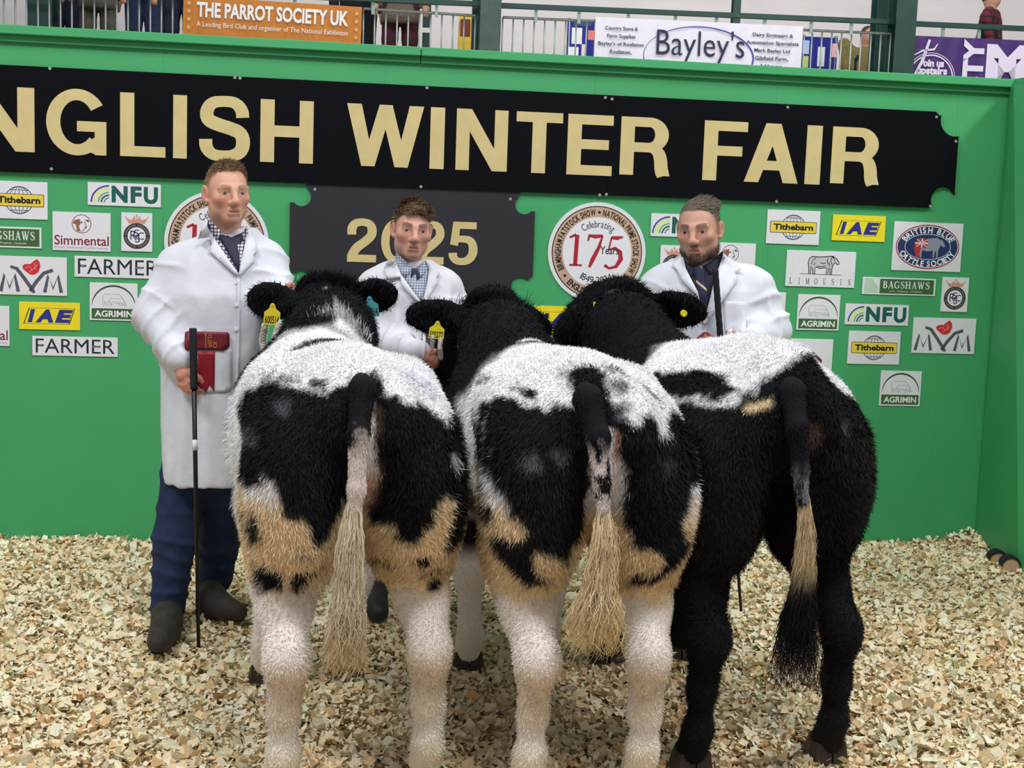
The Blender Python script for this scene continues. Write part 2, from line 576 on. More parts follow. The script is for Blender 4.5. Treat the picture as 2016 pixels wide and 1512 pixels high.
        for ax in range(3):
            u, v = (ax + 1) % 3, (ax + 2) % 3
            sl0 = [slice(None)] * 3; sl1 = [slice(None)] * 3
            sl0[ax] = slice(0, -1); sl1[ax] = slice(1, None)
            A = S[tuple(sl0)]; B = S[tuple(sl1)]
            g = np.argwhere(A != B)
            ok = (g[:, u] > 0) & (g[:, v] > 0) & (g[:, u] < F.shape[u] - 1) & (g[:, v] < F.shape[v] - 1)
            g = g[ok]
            eu = np.zeros(3, int); eu[u] = 1
            ev = np.zeros(3, int); ev[v] = 1
            q = np.stack([idx[tuple((g - eu - ev).T)], idx[tuple((g - ev).T)], idx[tuple(g.T)], idx[tuple((g - eu).T)]], 1)
            ins = A[tuple(g.T)]
            q[~ins] = q[~ins][:, ::-1]
            Q.append(q)
        Q = np.concatenate(Q)
        Q = Q[(Q >= 0).all(1)]
        for _ in range(relax):
            acc = np.zeros_like(V); cnt = np.zeros(len(V))
            for a, b in ((0, 1), (1, 2), (2, 3), (3, 0)):
                np.add.at(acc, Q[:, a], V[Q[:, b]]); np.add.at(cnt, Q[:, a], 1)
                np.add.at(acc, Q[:, b], V[Q[:, a]]); np.add.at(cnt, Q[:, b], 1)
            V = 0.5 * V + 0.5 * acc / np.maximum(cnt, 1)[:, None]
        return V, Q
def vnormals(V, Q):
    n = np.cross(V[Q[:, 2]] - V[Q[:, 0]], V[Q[:, 3]] - V[Q[:, 1]])
    N = np.zeros_like(V)
    for i in range(4): np.add.at(N, Q[:, i], n)
    return N / (np.linalg.norm(N, axis=1)[:, None] + 1e-12)
def rotz(a):
    c, s_ = math.cos(a), math.sin(a)
    return np.array([[c, -s_, 0], [s_, c, 0], [0, 0, 1]])
def rotx(a):
    c, s_ = math.cos(a), math.sin(a)
    return np.array([[1, 0, 0], [0, c, -s_], [0, s_, c]])
def roty(a):
    c, s_ = math.cos(a), math.sin(a)
    return np.array([[c, 0, s_], [0, 1, 0], [-s_, 0, c]])
def basis(zdir, xhint):
    z = np.array(zdir, float); z /= np.linalg.norm(z)
    x = np.array(xhint, float); x -= z * (x @ z); x /= np.linalg.norm(x)
    return np.stack([x, np.cross(z, x), z], 1)
def poly_sd(pts, poly):
    """signed distance (inside negative) of 2D points to a polygon"""
    poly = np.array(poly, float); d = np.full(len(pts), 1e18); ins = np.zeros(len(pts), bool)
    for i in range(len(poly)):
        a = poly[i]; b = poly[(i + 1) % len(poly)]
        e = b - a; w = pts - a
        t = np.clip((w @ e) / (e @ e + 1e-12), 0, 1)
        q = w - t[:, None] * e
        d = np.minimum(d, (q * q).sum(1))
        cnd = (a[1] > pts[:, 1]) != (b[1] > pts[:, 1])
        xx = a[0] + (pts[:, 1] - a[1]) / (b[1] - a[1] + 1e-12) * (b[0] - a[0])
        ins ^= cnd & (pts[:, 0] < xx)
    d = np.sqrt(d)
    return np.where(ins, -d, d)

# ------------------------------------------------------------------ heavy grotesque capitals for the big sign
_gl = {}
def glyph(ch):
    """outline of a bold grotesque letter, height 1; returns (V, F) as one connected sheet"""
    if ch in _gl: return _gl[ch]
    st, br = .215, .165
    faces = []
    def R(x0, x1, z0, z1): faces.append([(x0, z0), (x1, z0), (x1, z1), (x0, z1)])
    def Pg(*p): faces.append(list(p))
    def ribbon(pts, ws):
        pts = [np.array(p, float) for p in pts]
        # smooth the path
        for _ in range(2):
            q, w2 = [pts[0]], [ws[0]]
            for i in range(len(pts) - 1):
                q += [pts[i] * .75 + pts[i + 1] * .25, pts[i] * .25 + pts[i + 1] * .75]
                w2 += [ws[i] * .75 + ws[i + 1] * .25, ws[i] * .25 + ws[i + 1] * .75]
            q.append(pts[-1]); w2.append(ws[-1]); pts, ws = q, w2
        L = []
        for i, p in enumerate(pts):
            t = pts[min(i + 1, len(pts) - 1)] - pts[max(i - 1, 0)]
            t = t / np.linalg.norm(t); n = np.array([-t[1], t[0]]) * ws[i] / 2
            L.append((tuple(p + n), tuple(p - n)))
        for (a, b), (c, d) in zip(L[:-1], L[1:]): Pg(a, b, d, c)
    def ellarc(cx, cz, rx, rz, a0, a1, wx, wz, n=24):
        L = []
        for i in range(n + 1):
            a = math.radians(a0 + (a1 - a0) * i / n); c, s_ = math.cos(a), math.sin(a)
            L.append(((cx + rx * c, cz + rz * s_), (cx + (rx - wx) * c, cz + (rz - wz) * s_)))
        for (a, b), (c, d) in zip(L[:-1], L[1:]): Pg(a, b, d, c)
    if ch == 'I': R(0, st, 0, 1)
    elif ch == 'L': R(0, st, 0, 1); R(0, .69, 0, br)
    elif ch == 'H': R(0, st, 0, 1); R(.6, .6 + st, 0, 1); R(0, .8, .41, .41 + .18)
    elif ch == 'T': R(0, .72, 1 - br, 1); R(.36 - st / 2, .36 + st / 2, 0, 1)
    elif ch == 'E': R(0, st, 0, 1); R(0, .70, 0, br); R(0, .70, 1 - br, 1); R(0, .64, .43, .43 + br * .98)
    elif ch == 'F': R(0, st, 0, 1); R(0, .67, 1 - br, 1); R(0, .60, .42, .42 + br)
    elif ch == 'N': R(0, st * .95, 0, 1); R(.79 - st * .95, .79, 0, 1); Pg((0, 1), (.23, 1), (.79, 0), (.56, 0))
    elif ch == 'W':
        d = .225
        Pg((0, 1), (d, 1), (.44, 0), (.235, 0)); Pg((.235, 0), (.44, 0), (.70, 1), (.50, 1))
        Pg((.50, 1), (.70, 1), (.955, 0), (.75, 0)); Pg((.75, 0), (.955, 0), (1.19, 1), (1.19 - d, 1))
    elif ch == 'A':
        Pg((0, 0), (.22, 0), (.53, 1), (.30, 1)); Pg((.83, 0), (.60, 0), (.30, 1), (.53, 1)); R(.18, .65, .21, .37)
    elif ch == 'R':
        R(0, st, 0, 1); R(.1, .47, 1 - br, 1); R(.1, .47, .40, .40 + br); ellarc(.45, .70, .30, .30, 90, -90, st, br)
        ribbon([(.42, .48), (.58, .44), (.64, .30), (.65, .10), (.69, 0)], [.1, .19, .205, .21, .2]); Pg((.545, .14), (.755, .14), (.79, 0), (.575, 0))
    elif ch == 'G':
        ellarc(.47, .5, .47, .515, 33, 318, .215, .175, 36); R(.47, .92, .36, .52)
        R(.74, .92, .0, .45); Pg((.62, .06), (.78, .0), (.80, .3), (.70, .25))
    elif ch == 'S':
        ribbon([(.665, .68), (.655, .80), (.55, .915), (.37, .925), (.19, .90), (.105, .76), (.13, .62), (.30, .555), (.46, .515), (.64, .45), (.685, .30), (.645, .15), (.52, .085), (.37, .075), (.20, .09), (.105, .20), (.10, .33)],
               [.20, .20, .175, .165, .18, .205, .21, .205, .205, .21, .215, .205, .18, .165, .175, .20, .20])
    elif ch == '2':
        R(.01, .64, 0, .17)
        ribbon([(.105, .62), (.10, .78), (.18, .89), (.33, .92), (.50, .88), (.55, .74), (.53, .60), (.36, .44), (.20, .32), (.115, .14), (.11, .05)], [.19, .20, .18, .165, .18, .20, .20, .20, .20, .21, .2])
    elif ch == '0': ellarc(.33, .5, .33, .515, 0, 360, .195, .165, 40)
    elif ch == '5':
        R(.09, .62, .84, 1); Pg((.09, 1), (.26, 1), (.21, .44), (.03, .47))
        ribbon([(.06, .52), (.20, .60), (.34, .61), (.50, .58), (.56, .42), (.555, .26), (.46, .12), (.31, .075), (.17, .10), (.10, .20), (.095, .28)], [.1, .15, .16, .18, .20, .20, .185, .16, .17, .19, .19])
    vs_, fs = [], []
    for f in faces:
        ar = sum(f[i][0] * f[(i + 1) % len(f)][1] - f[(i + 1) % len(f)][0] * f[i][1] for i in range(len(f)))
        if ar < 0: f = f[::-1]
        fs.append(list(range(len(vs_), len(vs_) + len(f)))); vs_ += [Vector(p) for p in f]
    res = delaunay_2d_cdt(vs_, [], fs, 1, 1e-5)
    V = np.array([tuple(v) for v in res[0]]); F = [tuple(f) for f, og in zip(res[2], res[5]) if len(og)]
    _gl[ch] = (V, F)
    return _gl[ch]

# ================================================================== the arena shell
GREEN = mat('green_paint', (68, 164, 104), rough=0.55, var=0.04, scale=3.0, bump=0.05, bscale=60)
GREEN2 = mat('green_paint_return', (62, 156, 97), rough=0.55, var=0.05, scale=4.0, bump=0.05, bscale=60)
WA = P(0, 414, 6.35); WB = P(1985, 483, 7.10)
WE = (WB - WA); WE[2] = 0; WE /= np.linalg.norm(WE)
WN = np.array([WE[1], -WE[0], 0])            # towards the photographer
WROT = math.atan2(WE[1], WE[0])
WO = np.array([WA[0], WA[1], 0.0])
def wall_sz(px, py):
    d = ray(px, py)
    t = ((WO - CAMP) @ WN) / (d @ WN)
    q = CAMP + d * t
    return (q - WO) @ WE, q[2]
def wall_pt(s_, z, out=0.0):
    return WO + WE * s_ + WN * out + np.array([0, 0, z])
S_END = wall_sz(1963, 483)[0]

# floor slab (its cover of shavings is built at the end of the script)
fl = MB().box((-6, -1.0, -0.3), (6.5, 12.0, -0.06)).build('floor', mat('floor_underlay', (176, 146, 104), rough=0.95, var=0.35, scale=60, bump=0.5, bscale=120))
tag(fl, kind='structure')

# back wall: backing, plywood sheets, cap rail
wb = MB().box((-1.6, 0.018, -0.06), (S_END + 0.02, 0.10, 2.385)).build('wall_back', GREEN, loc=WO, rotz=WROT)
tag(wb, 'bright green painted hoarding behind the cattle', None, None, 'structure')
x = -1.6; seams = [wall_sz(p, 700)[0] for p in (-60, 320, 745, 1150, 1500, 1850)]
edges = [-1.6] + seams + [S_END]
for a, b in zip(edges[:-1], edges[1:]):
    MB().box((a + .0002, 0, -0.05), (b - .0002, 0.018, 2.385), bev=0.0004).build('panel', GREEN, parent=wb)
cap = MB().box((-1.6, 0.10, 2.365), (S_END + .02, 0.14, 2.449)).build('trim_1', GREEN, loc=WO, rotz=WROT)
tag(cap, 'green capping rail along the top of the hoarding', None, None, 'structure')
sj = wall_sz(828, 98)[0]
for a, b in ((-1.6, sj - .002), (sj + .002, S_END + 0.0)):
    MB().box((a, -0.055, 2.408), (b, 0.12, 2.451), bev=0.004).build('cap_board', GREEN, parent=cap)
    MB().box((a, -0.022, 2.377), (b, 0.02, 2.408), bev=0.002).build('batten', GREEN2, parent=cap)

# right-hand return wall: a leaning strip and the next board
c_top = wall_pt(S_END, 2.408); c_bot = wall_pt(S_END, -0.06)
def strip(name, pts, th, material, parent=None):
    pts = [np.array(p) for p in pts]
    n = np.cross(pts[1] - pts[0], pts[3] - pts[0]); n /= np.linalg.norm(n)
    V = pts + [p - n * th for p in pts]
    m = MB(); m.add(V, [(0, 1, 2, 3), (7, 6, 5, 4), (0, 4, 5, 1), (1, 5, 6, 2), (2, 6, 7, 3), (3, 7, 4, 0)])
    return m.build(name, material, parent)
o_top = P(1996, 165, 6.92); o_top[2] = 2.408
o_bot = P(2006, 1130, 6.40); o_bot[2] = -0.06
wr = strip('wall_right', [c_bot, o_bot, o_top, c_top][::1], 0.03, GREEN2)
tag(wr, 'green return wall at the right corner of the ring', None, None, 'structure')
f_bot = o_bot + np.array([0.55, -1.6, 0]); f_top = o_top + np.array([0.72, -2.0, 0])
strip('panel', [o_bot, f_bot, f_top, o_top], 0.03, GREEN, wr)
strip('cap_board', [c_top + (0, -.03, 0), f_top + (-.05, 0, 0), f_top + (-.05, 0, .045), c_top + (0, -.03, .045)], 0.12, GREEN, wr)
strip('batten', [c_top + (0, -.01, -.035), f_top + (-.02, 0, -.035), f_top + (-.02, 0, 0), c_top + (0, -.01, 0)], 0.03, GREEN2, wr)

# ================================================================== gallery above and behind the ring
MA = P(0, 414, 12.6); MBp = P(2016, 484.5, 13.4)
ME = MBp - MA; ME[2] = 0; ME /= np.linalg.norm(ME)
MN = np.array([ME[1], -ME[0], 0]); MROT = math.atan2(ME[1], ME[0]); MO = np.array([MA[0], MA[1], 0.0])
def gal(px, py, back=0.0):
    d = ray(px, py)
    o = MO - MN * back
    t = ((o - CAMP) @ MN) / (d @ MN)
    q = CAMP + d * t
    return (q - o) @ ME, q[2]
def gbox(px0, py0, px1, py1, back, depth, mb=None, bev=0.0):
    s0, _ = gal(px0, (py0 + py1) / 2, back); s1, _ = gal(px1, (py0 + py1) / 2, back)
    _, z1 = gal((px0 + px1) / 2, py0, back); _, z0 = gal((px0 + px1) / 2, py1, back)
    mb = mb or MB()
    return mb.box((s0, back, z0), (s1, back + depth, z1), bev)
STEEL = mat('dark_green_steel', (32, 66, 60), rough=0.45, var=0.12, scale=9)
STEEL2 = mat('grey_green_steel', (66, 86, 76), rough=0.5, var=0.2, scale=7)
RAILM = mat('galvanised_rail', (150, 160, 158), rough=0.4, var=0.08, metal=0.35)
dk = MB().box((-6, -0.1, 2.75), (20, 4.2, 2.93)).build('floor', mat('gallery_deck', (120, 118, 112), rough=0.9), loc=MO, rotz=MROT)
tag(dk, 'concrete deck of the gallery behind the hoarding', None, None, 'structure')
gw = MB().box((-6, 3.6, 2.75), (20, 3.8, 7.5)).build('wall_gallery', mat('gallery_wall', (232, 226, 224), rough=0.9, var=0.03, scale=1.2, bump=0.15, bscale=25, stretch=(1, 1, 8)), loc=MO, rotz=MROT)
tag(gw, 'pale wall at the back of the gallery', None, None, 'structure')
def post(label, px0, px1, back, depth, material, plate=False):
    s0, _ = gal(px0, 50, back); s1, _ = gal(px1, 50, back)
    w = s1 - s0
    m = MB().box((-w / 2, 0, -2.95), (w / 2, 0.012, 2.2)).box((-w / 2, depth - .012, -2.95), (w / 2, depth, 2.2)).box((-.01, 0.012, -2.95), (.01, depth - .012, 2.2))
    q = MO + ME * (s0 + s1) / 2 - MN * back
    o = m.build('steel_post', material, loc=(q[0], q[1], 2.95), rotz=MROT)
    tag(o, label, 'post')
    if plate:
        MB().box((-w / 2 - .001, -.004, 0.66), (w / 2 - .001, 0, 0.71)).build('label_plate', mat('white_plastic', (235, 235, 235), rough=.5), parent=o)
    return o
post('dark green steel post at the far left of the gallery', 52, 102, 0.5, .25, STEEL)
post('broad grey-green steel post between the orange and white banners', 945, 986, -0.15, .25, STEEL2)
post('narrow dark steel post beside the broad grey-green post', 930, 944, 0.2, .2, STEEL)
post('slim green post with a white label behind the railing', 832, 848, 1.4, .15, STEEL, True)
post('slim green post rising behind the white banner', 1443, 1457, 0.9, .12, STEEL)
post('broad dark green post just left of the purple banner', 1764, 1804, -0.15, .25, STEEL)
post('dark post standing behind the right railing bay', 1726, 1750, 0.4, .2, STEEL)
# horizontal beam
def gbar(name, pts, w, d, back, material, parent=None):
    (ax, ay), (bx, by) = pts
    s0, z0 = gal(ax, ay, back); s1, z1 = gal(bx, by, back)
    m = MB().add([(s0, back, z0 - w / 2), (s1, back, z1 - w / 2), (s1, back, z1 + w / 2), (s0, back, z0 + w / 2),
                  (s0, back + d, z0 - w / 2), (s1, back + d, z1 - w / 2), (s1, back + d, z1 + w / 2), (s0, back + d, z0 + w / 2)],
                 [(0, 1, 2, 3), (5, 4, 7, 6), (4, 0, 3, 7), (1, 5, 6, 2), (3, 2, 6, 7), (4, 5, 1, 0)])
    o = m.build(name, material, parent)
    if parent is None:
        o.location = MO; o.rotation_euler = (0, 0, MROT)
    return o
for pts, lab in ((((-200, -42), (944, 7)), 'dark green beam running left of the broad grey-green post'),
                 (((986, 10), (1764, 43)), 'dark green beam between the two broad gallery posts'),
                 (((1804, 46), (2250, 66)), 'dark green beam above the purple banner')):
    b = gbar('steel_beam', pts, 0.045, .06, 0.0, STEEL)
    tag(b, lab, 'beam')
    for px in (580, 735, 860, 1056, 1141, 1238, 1331, 1412, 1507, 1599, 1678, 1859, 1930):
        if pts[0][0] < px < pts[1][0]:
            t = (px - pts[0][0]) / (pts[1][0] - pts[0][0]); y = pts[0][1] + t * (pts[1][1] - pts[0][1])
            s0, z0 = gal(px, y, .01)
            MB().box((s0 - .016, .02, z0 - .14), (s0 + .016, .035, z0 - .02)).build('bracket', mat('pale_green_steel', (140, 170, 160), rough=.5), parent=b)
# railing bays
def railing(label, px0, py0, px1, py1, step, skip=()):
    s0, z0 = gal(px0, py0, .08); s1, z1 = gal(px1, py1, .08)
    r = empty('railing', MO, MROT, label, 'railing', None)
    m = MB(); m.tube([(s0, .08, z0), (s1, .08, z1)], .014, 8); m.build('top_rail', RAILM, r)
    m = MB(); m.tube([(s0, .08, z0 - .76), (s1, .08, z1 - .76)], .012, 8); m.build('bottom_rail', RAILM, r)
    n = max(1, int(round((px1 - px0) / step)))
    me = None
    for i in range(n + 1):
        t = i / n; s_ = s0 + t * (s1 - s0); z = z0 + t * (z1 - z0)
        if me is None:
            q = MB().tube([(0, 0, -.76), (0, 0, 0)], .0085, 8)
            me = mesh_np('baluster', np.array(q.v), q.f, True); me.materials.append(RAILM)
        o = add_obj('baluster', me, None, r); o.location = (s_, .08, z)
railing('galvanised railing left of the orange banner', -60, -24, 362, -4, 22.8)
railing('galvanised railing between orange banner and broad post', 716, 17, 936, 31, 21)
railing('galvanised railing between broad post and white banner', 990, 34, 1176, 42, 20.8)
railing('galvanised railing between white banner and dark green post', 1580, 59, 1754, 66.6, 18.5)

# banners on the railing
def banner(name, label, px0, px1, top0, top1, height, colour, seams=True, tilt=None):
    """hung sheet; returns (root, w, h); local x right, z up, front at y=-.. """
    s0, z0 = gal(px0, top0, -.03); s1, z1 = gal(px1, top1, -.03)
    w = math.hypot(s1 - s0, z1 - z0)
    q = MO + ME * s0 + MN * 0.03
    nx, nz = 40, 8
    V, F = [], []
    for i in range(nx + 1):
        for j in range(nz + 1):
            u, v = i / nx, j / nz
            V.append((u * w, 0.006 * math.sin(u * 23) * v + .004 * math.sin(u * 61 + v * 4), -v * height))
    for i in range(nx):
        for j in range(nz):
            a = i * (nz + 1) + j
            F.append((a, a + 1, a + nz + 2, a + nz + 1))
    n0 = len(V)
    V += [(x, y + .006, z) for x, y, z in V]
    F += [tuple(k + n0 for k in f[::-1]) for f in F]
    me = mesh_np(name, np.array(V), F, True)
    o = add_obj(name, me, colour, None, (q[0], q[1], z0))
    o.rotation_euler = (0, -math.atan2(z1 - z0, s1 - s0), MROT)
    tag(o, label, 'banner')
    return o, w, height
ORANGE = mat('orange_vinyl', (196, 122, 40), rough=.5, var=.08)
WHITEV = mat('white_vinyl', (226, 226, 240), rough=.5, var=.02)
PURPLE = mat('purple_vinyl', (70, 40, 110), rough=.45, var=.12, scale=8)
PW = mat('print_white', (238, 238, 240), rough=.5, var=.02)
o, w, h = banner('banner', 'orange banner with white capitals tied to the railing', 362, 713, -9, 14, .37, ORANGE)
k = .011
Flat(k).text('THE PARROT SOCIETY UK', .075 * w, .925 * w, -.51 * h, -.13 * h, bold=.035).build('lettering', PW, o)
Flat(k).text('A Leading Bird Club and organiser of The National Exhibition', .075 * w, .925 * w, -.78 * h, -.62 * h, bold=.0).build('small_lettering', PW, o)
st = Flat(k)
for sx in (.025, .965):
    for r in range(4):
        cx, cz = sx * w + .01, -(.18 + .2 * r) * h
        st.poly([(cx + (.026 if i % 2 == 0 else .011) * math.sin(i * math.pi / 5), cz + (.026 if i % 2 == 0 else .011) * math.cos(i * math.pi / 5)) for i in range(10)][::-1])
st.build('stars', mat('print_peach', (228, 176, 110), rough=.5), o)
o, w, h = banner('banner', 'white banner with a blue swoosh around thin lettering', 1173, 1581, 33, 52, .52, WHITEV)
NAVY = mat('print_navy', (28, 32, 66), rough=.5)
BLUEP = mat('print_blue', (52, 66, 160), rough=.5)
GREYN = mat('print_grey_navy', (62, 66, 96), rough=.5)
Flat(k + .001).text("Bayley's", .295 * w, .72 * w, -.20 * w, -.040 * w, bold=-.004).build('lettering', NAVY, o)
sw = Flat(k)
pts, ws = [], []
for i in range(41):
    a = math.radians(205 - 215 * i / 40)
    pts.append((.50 * w + .265 * w * math.cos(a), -.165 * w + .14 * w * math.sin(a))); ws.append(.004 + .012 * abs(math.cos(a * .5 + .2)))
sw.stroke(pts, ws).build('swoosh', BLUEP, o)
sm = Flat(k)
for i, t in enumerate(('Country Store &', 'Farm Supplies', "Bayley's of Rosliston", 'Rosliston,', 'Swadlincote.')):
    hw = .0052 * w * len(t); sm.text(t, .125 * w - hw, .125 * w + hw, -(.062 + .036 * i) * w, -(.040 + .036 * i) * w, bold=.02)
for i, t in enumerate(('Dairy Engineers &', 'Automation Specialists', 'Mark Bayley Ltd', 'Gibfield Farm,', 'Ashbourne,')):
    hw = .0058 * w * len(t); sm.text(t, .855 * w - hw, .855 * w + hw, -(.062 + .036 * i) * w, -(.040 + .036 * i) * w, bold=.02)
sm.build('small_lettering', GREYN, o)
o, w, h = banner('banner', 'purple banner with white lettering right of the dark post', 1800, 2120, 70, 84, .55, PURPLE)
pu = Flat(k)
def pxb(x, y):   # position on this banner from its look: fractions
    return (x - 1800) / 320 * w, -(y - 72 - (x - 1800) * .045) / 320 * w
pu.text('oin us', *[v for v in (pxb(1820, 0)[0], pxb(1861, 0)[0])], pxb(1840, 131)[1], pxb(1840, 117)[1], bold=.05)
pu.text('upstairs', pxb(1808, 0)[0], pxb(1868, 0)[0], pxb(1840, 149)[1], pxb(1840, 131)[1], bold=.05)
cx, cz = pxb(1836, 152)
pu.arc(cx, cz, .135 * w, .135 * w, .008 * w, 0, 180)
pu.arc(cx, cz, .148 * w, .148 * w, .004 * w, 0, 180)
pu.stroke([pxb(1801, 152), pxb(1818, 120), pxb(1830, 80)], [.012 * w, .02 * w, .016 * w])
pu.stroke([pxb(1802, 108), pxb(1818, 100), pxb(1840, 98), pxb(1846, 88)], [.006 * w, .012 * w, .012 * w, .006 * w])
V, F = text_geo('STY', .05)
lo, hi = V.min(0), V.max(0)
Q = [(pxb(1897, 0)[0] + (1 - (q[1] - lo[1]) / (hi[1] - lo[1])) * .13 * w, pxb(1905, 175)[1] + (q[0] - lo[0]) / (hi[0] - lo[0]) * .30 * w) for q in V]
pu.raw(Q, F)
V, F = text_geo('M', .06)
lo, hi = V.min(0), V.max(0)
pu.raw([(pxb(1943, 0)[0] + (q[0] - lo[0]) / (hi[0] - lo[0]) * .26 * w, pxb(1940, 165)[1] + (q[1] - lo[1]) / (hi[1] - lo[1]) * .24 * w) for q in V], F)
pu.build('lettering', mat('print_lilac', (222, 214, 236), rough=.5, var=.1, scale=90, stretch=(1, 1, 6)), o)

# display boards on the gallery
def board(label, px0, py0, px1, py1, papers, back=1.6):
    s0, _ = gal(px0, py0, back); s1, _ = gal(px1, py0, back)
    _, z1 = gal((px0 + px1) / 2, py0, back); _, z0 = gal((px0 + px1) / 2, py1, back)
    q = MO + ME * s0 - MN * back
    r = empty('display_board', (q[0], q[1], 2.93), MROT, label, 'board')
    w = s1 - s0; a = z0 - 2.93; b = z1 - 2.93
    MB().box((0, 0, a - .3), (w, .03, b)).build('panel', mat('blue_felt', (40, 48, 140), rough=.95, var=.1), r)
    for xx in (0.02, w - .02): MB().tube([(xx, .015, 0), (xx, .015, b + .02)], .018).build('leg', RAILM, r)
    for i, (u0, u1, v0, v1, c) in enumerate(papers):
        MB().box((u0 * w, -.004, b - v1 * (b - a)), (u1 * w, -.001, b - v0 * (b - a))).build('paper', mat('paper_%d%d%d' % c, c, rough=.8), r)
board('blue display board with pinned papers left of the white banner', 1118, 40, 1176, 116,
      [(.15, .5, .2, .62, (235, 235, 240)), (.7, 1, .25, .5, (220, 130, 120)), (.05, .4, .7, 1, (235, 235, 240)), (.5, .66, .62, 1, (230, 215, 215)), (.2, .8, .05, .15, (70, 80, 120))])
board('blue display board with leaflets right of the white banner', 1580, 73, 1650, 150,
      [(.02, .2, .1, .45, (180, 200, 235)), (.05, .2, .5, .8, (190, 205, 120)), (.45, .65, .25, .75, (232, 234, 242)), (.85, 1.0, .15, .5, (236, 190, 200)), (.3, .7, .86, 1, (225, 230, 240))])
# yellow folding floor sign
back = 1.0
s0, _ = gal(901, 60, back); s1, _ = gal(931, 60, back); _, z1 = gal(916, 32, back)
q = MO + ME * (s0 + s1) / 2 - MN * back
r = empty('floor_sign', (q[0], q[1], 2.93), MROT, 'yellow folding hazard sign behind the railing', 'sign')
w = s1 - s0; hh = z1 - 2.93
YEL = mat('yellow_plastic', (218, 178, 40), rough=.5, var=.08)
for sg in (-1, 1):
    m = MB(); m.add([(-w / 2, sg * .2, 0), (w / 2, sg * .2, 0), (w * .42, sg * .02, hh), (-w * .42, sg * .02, hh), (-w / 2, sg * .2 + .02, 0), (w / 2, sg * .2 + .02, 0), (w * .42, sg * .02 + .02, hh), (-w * .42, sg * .02 + .02, hh)],
                    [(0, 1, 2, 3), (5, 4, 7, 6), (4, 0, 3, 7), (1, 5, 6, 2), (3, 2, 6, 7), (4, 5, 1, 0)])
    m.build('leaf', YEL, r)
MB().box((-w * .34, -.075, hh * .74), (w * .3, -.05, hh * .95)).build('warning_panel', mat('brown_print', (120, 50, 30), rough=.6), r)

# people on the gallery, seen through the railing
SKIN_BG = mat('skin_far', (196, 146, 124), rough=.6, var=.06)
def gallery_person(label, px, back, coat, trousers, hem, width=.22, z0=2.93, height=1.72, facing=0.0, arm=0.0, pat=None):
    s_, _ = gal(px, 40, back)
    q = MO + ME * s_ - MN * back
    r = empty('person', (q[0], q[1], z0), MROT + facing, label, 'person')
    hgt = height / 1.72
    def F(lo, hi): return Field(lo, hi, .02)
    f = F((-.35, -.25, 0), (.35, .25, 1.85))
    f.ell((0, 0, 1.60 * hgt), (.078, .1, .115)); f.cone((0, .01, 1.36 * hgt), (0, .01, 1.52 * hgt), .06, .055)
    f.cone((0, .01, 1.4 * hgt), (0, 0, .9), .08, .09)
    for sg in (-1, 1):
        f.chain([(0, 0, 1.32 * hgt), (sg * .18, 0, 1.32 * hgt), (sg * .255, .02, 1.06), (sg * .25, -.05, .80), (sg * .25, -.06, .72)], [.05, .045, .04, .04, .035])
    V, Q = f.mesh(1); add_obj('body', mesh_np('body', V, Q, True), SKIN_BG, r)
    f = F((-.45, -.3, 0), (.45, .3, 1.6))
    f.loft([(hem, 0, 0, width, .15), (1.0, 0, 0, width * .9, .13), (1.3 * hgt, 0, 0, .21, .13), (1.42 * hgt, 0, 0, .16, .10), (1.46 * hgt, 0, 0, .07, .07)], .05)
    for sg in (-1, 1):
        f.chain([(sg * .19, 0, 1.38 * hgt), (sg * .26, .02, 1.08), (sg * .25, -.05 - arm, .82)], [.075, .06, .05], .04)
    V, Q = f.mesh(1); V += noise3(V, 9, 3)[:, None] * .006 * np.sign(V * (1, 1, 0)); add_obj('coat', mesh_np('coat', V, Q, True), coat, r)
    f = F((-.3, -.25, 0), (.3, .25, 1.1))
    for sg in (-1, 1):
        f.chain([(sg * .09, 0, .92), (sg * .1, -.01, .48), (sg * .11, 0, .08)], [.11, .078, .065], .03)
    V, Q = f.mesh(1); add_obj('trousers', mesh_np('trousers', V, Q, True), trousers, r)
    for sg in (-1, 1):
        f = F((-.2, -.25, 0), (.2, .2, .14)); f.cone((sg * .11, .04, .05), (sg * .12, -.13, .035), .05, .035)
        V, Q = f.mesh(1); add_obj('shoe', mesh_np('shoe', V, Q, True), mat('dark_shoe', (40, 34, 30), rough=.5), r)
    f = F((-.12, -.14, 1.4 * hgt), (.12, .15, 1.85)); f.ell((0, .02, 1.64 * hgt), (.084, .1, .1)); f.cut(lambda x, y, z: (1.6 * hgt - z) - (y + .0) * .8)
    V, Q = f.mesh(1); add_obj('hair', mesh_np('hair', V, Q, True), mat('far_hair', (70, 52, 40), rough=.7, var=.3), r)
    return r
OLIVE = mat('cloth_olive', (74, 74, 64), rough=.9, var=.2); DKOL = mat('cloth_dark_green', (54, 60, 58), rough=.9, var=.2)
JEAN = mat('cloth_jeans_far', (62, 72, 108), rough=.9, var=.2); NAVYC = mat('cloth_navy_far', (30, 34, 54), rough=.9, var=.2)
BLKC = mat('cloth_black_far', (24, 24, 30), rough=.9, var=.2); TWEED = mat('cloth_tweed', (104, 92, 84), rough=.95, var=.3, scale=60)
MAROONC = mat('cloth_maroon', (70, 26, 40), rough=.9, var=.15)
gallery_person('person in dark navy trousers next to the far-left gallery post', 128, 1.7, BLKC, NAVYC, .95)
gallery_person('person in a long olive jacket behind the left railing', 194, .55, OLIVE, OLIVE, .62, .2)
gallery_person('person in a dark green jacket and blue jeans at the left railing', 283, 1.15, DKOL, JEAN, .86, .2)
gallery_person('person in navy beside the left end of the orange banner', 357, .55, NAVYC, NAVYC, .80)
gallery_person('person in black trousers behind the right end of the orange banner', 706, 1.15, BLKC, BLKC, .80, .17)
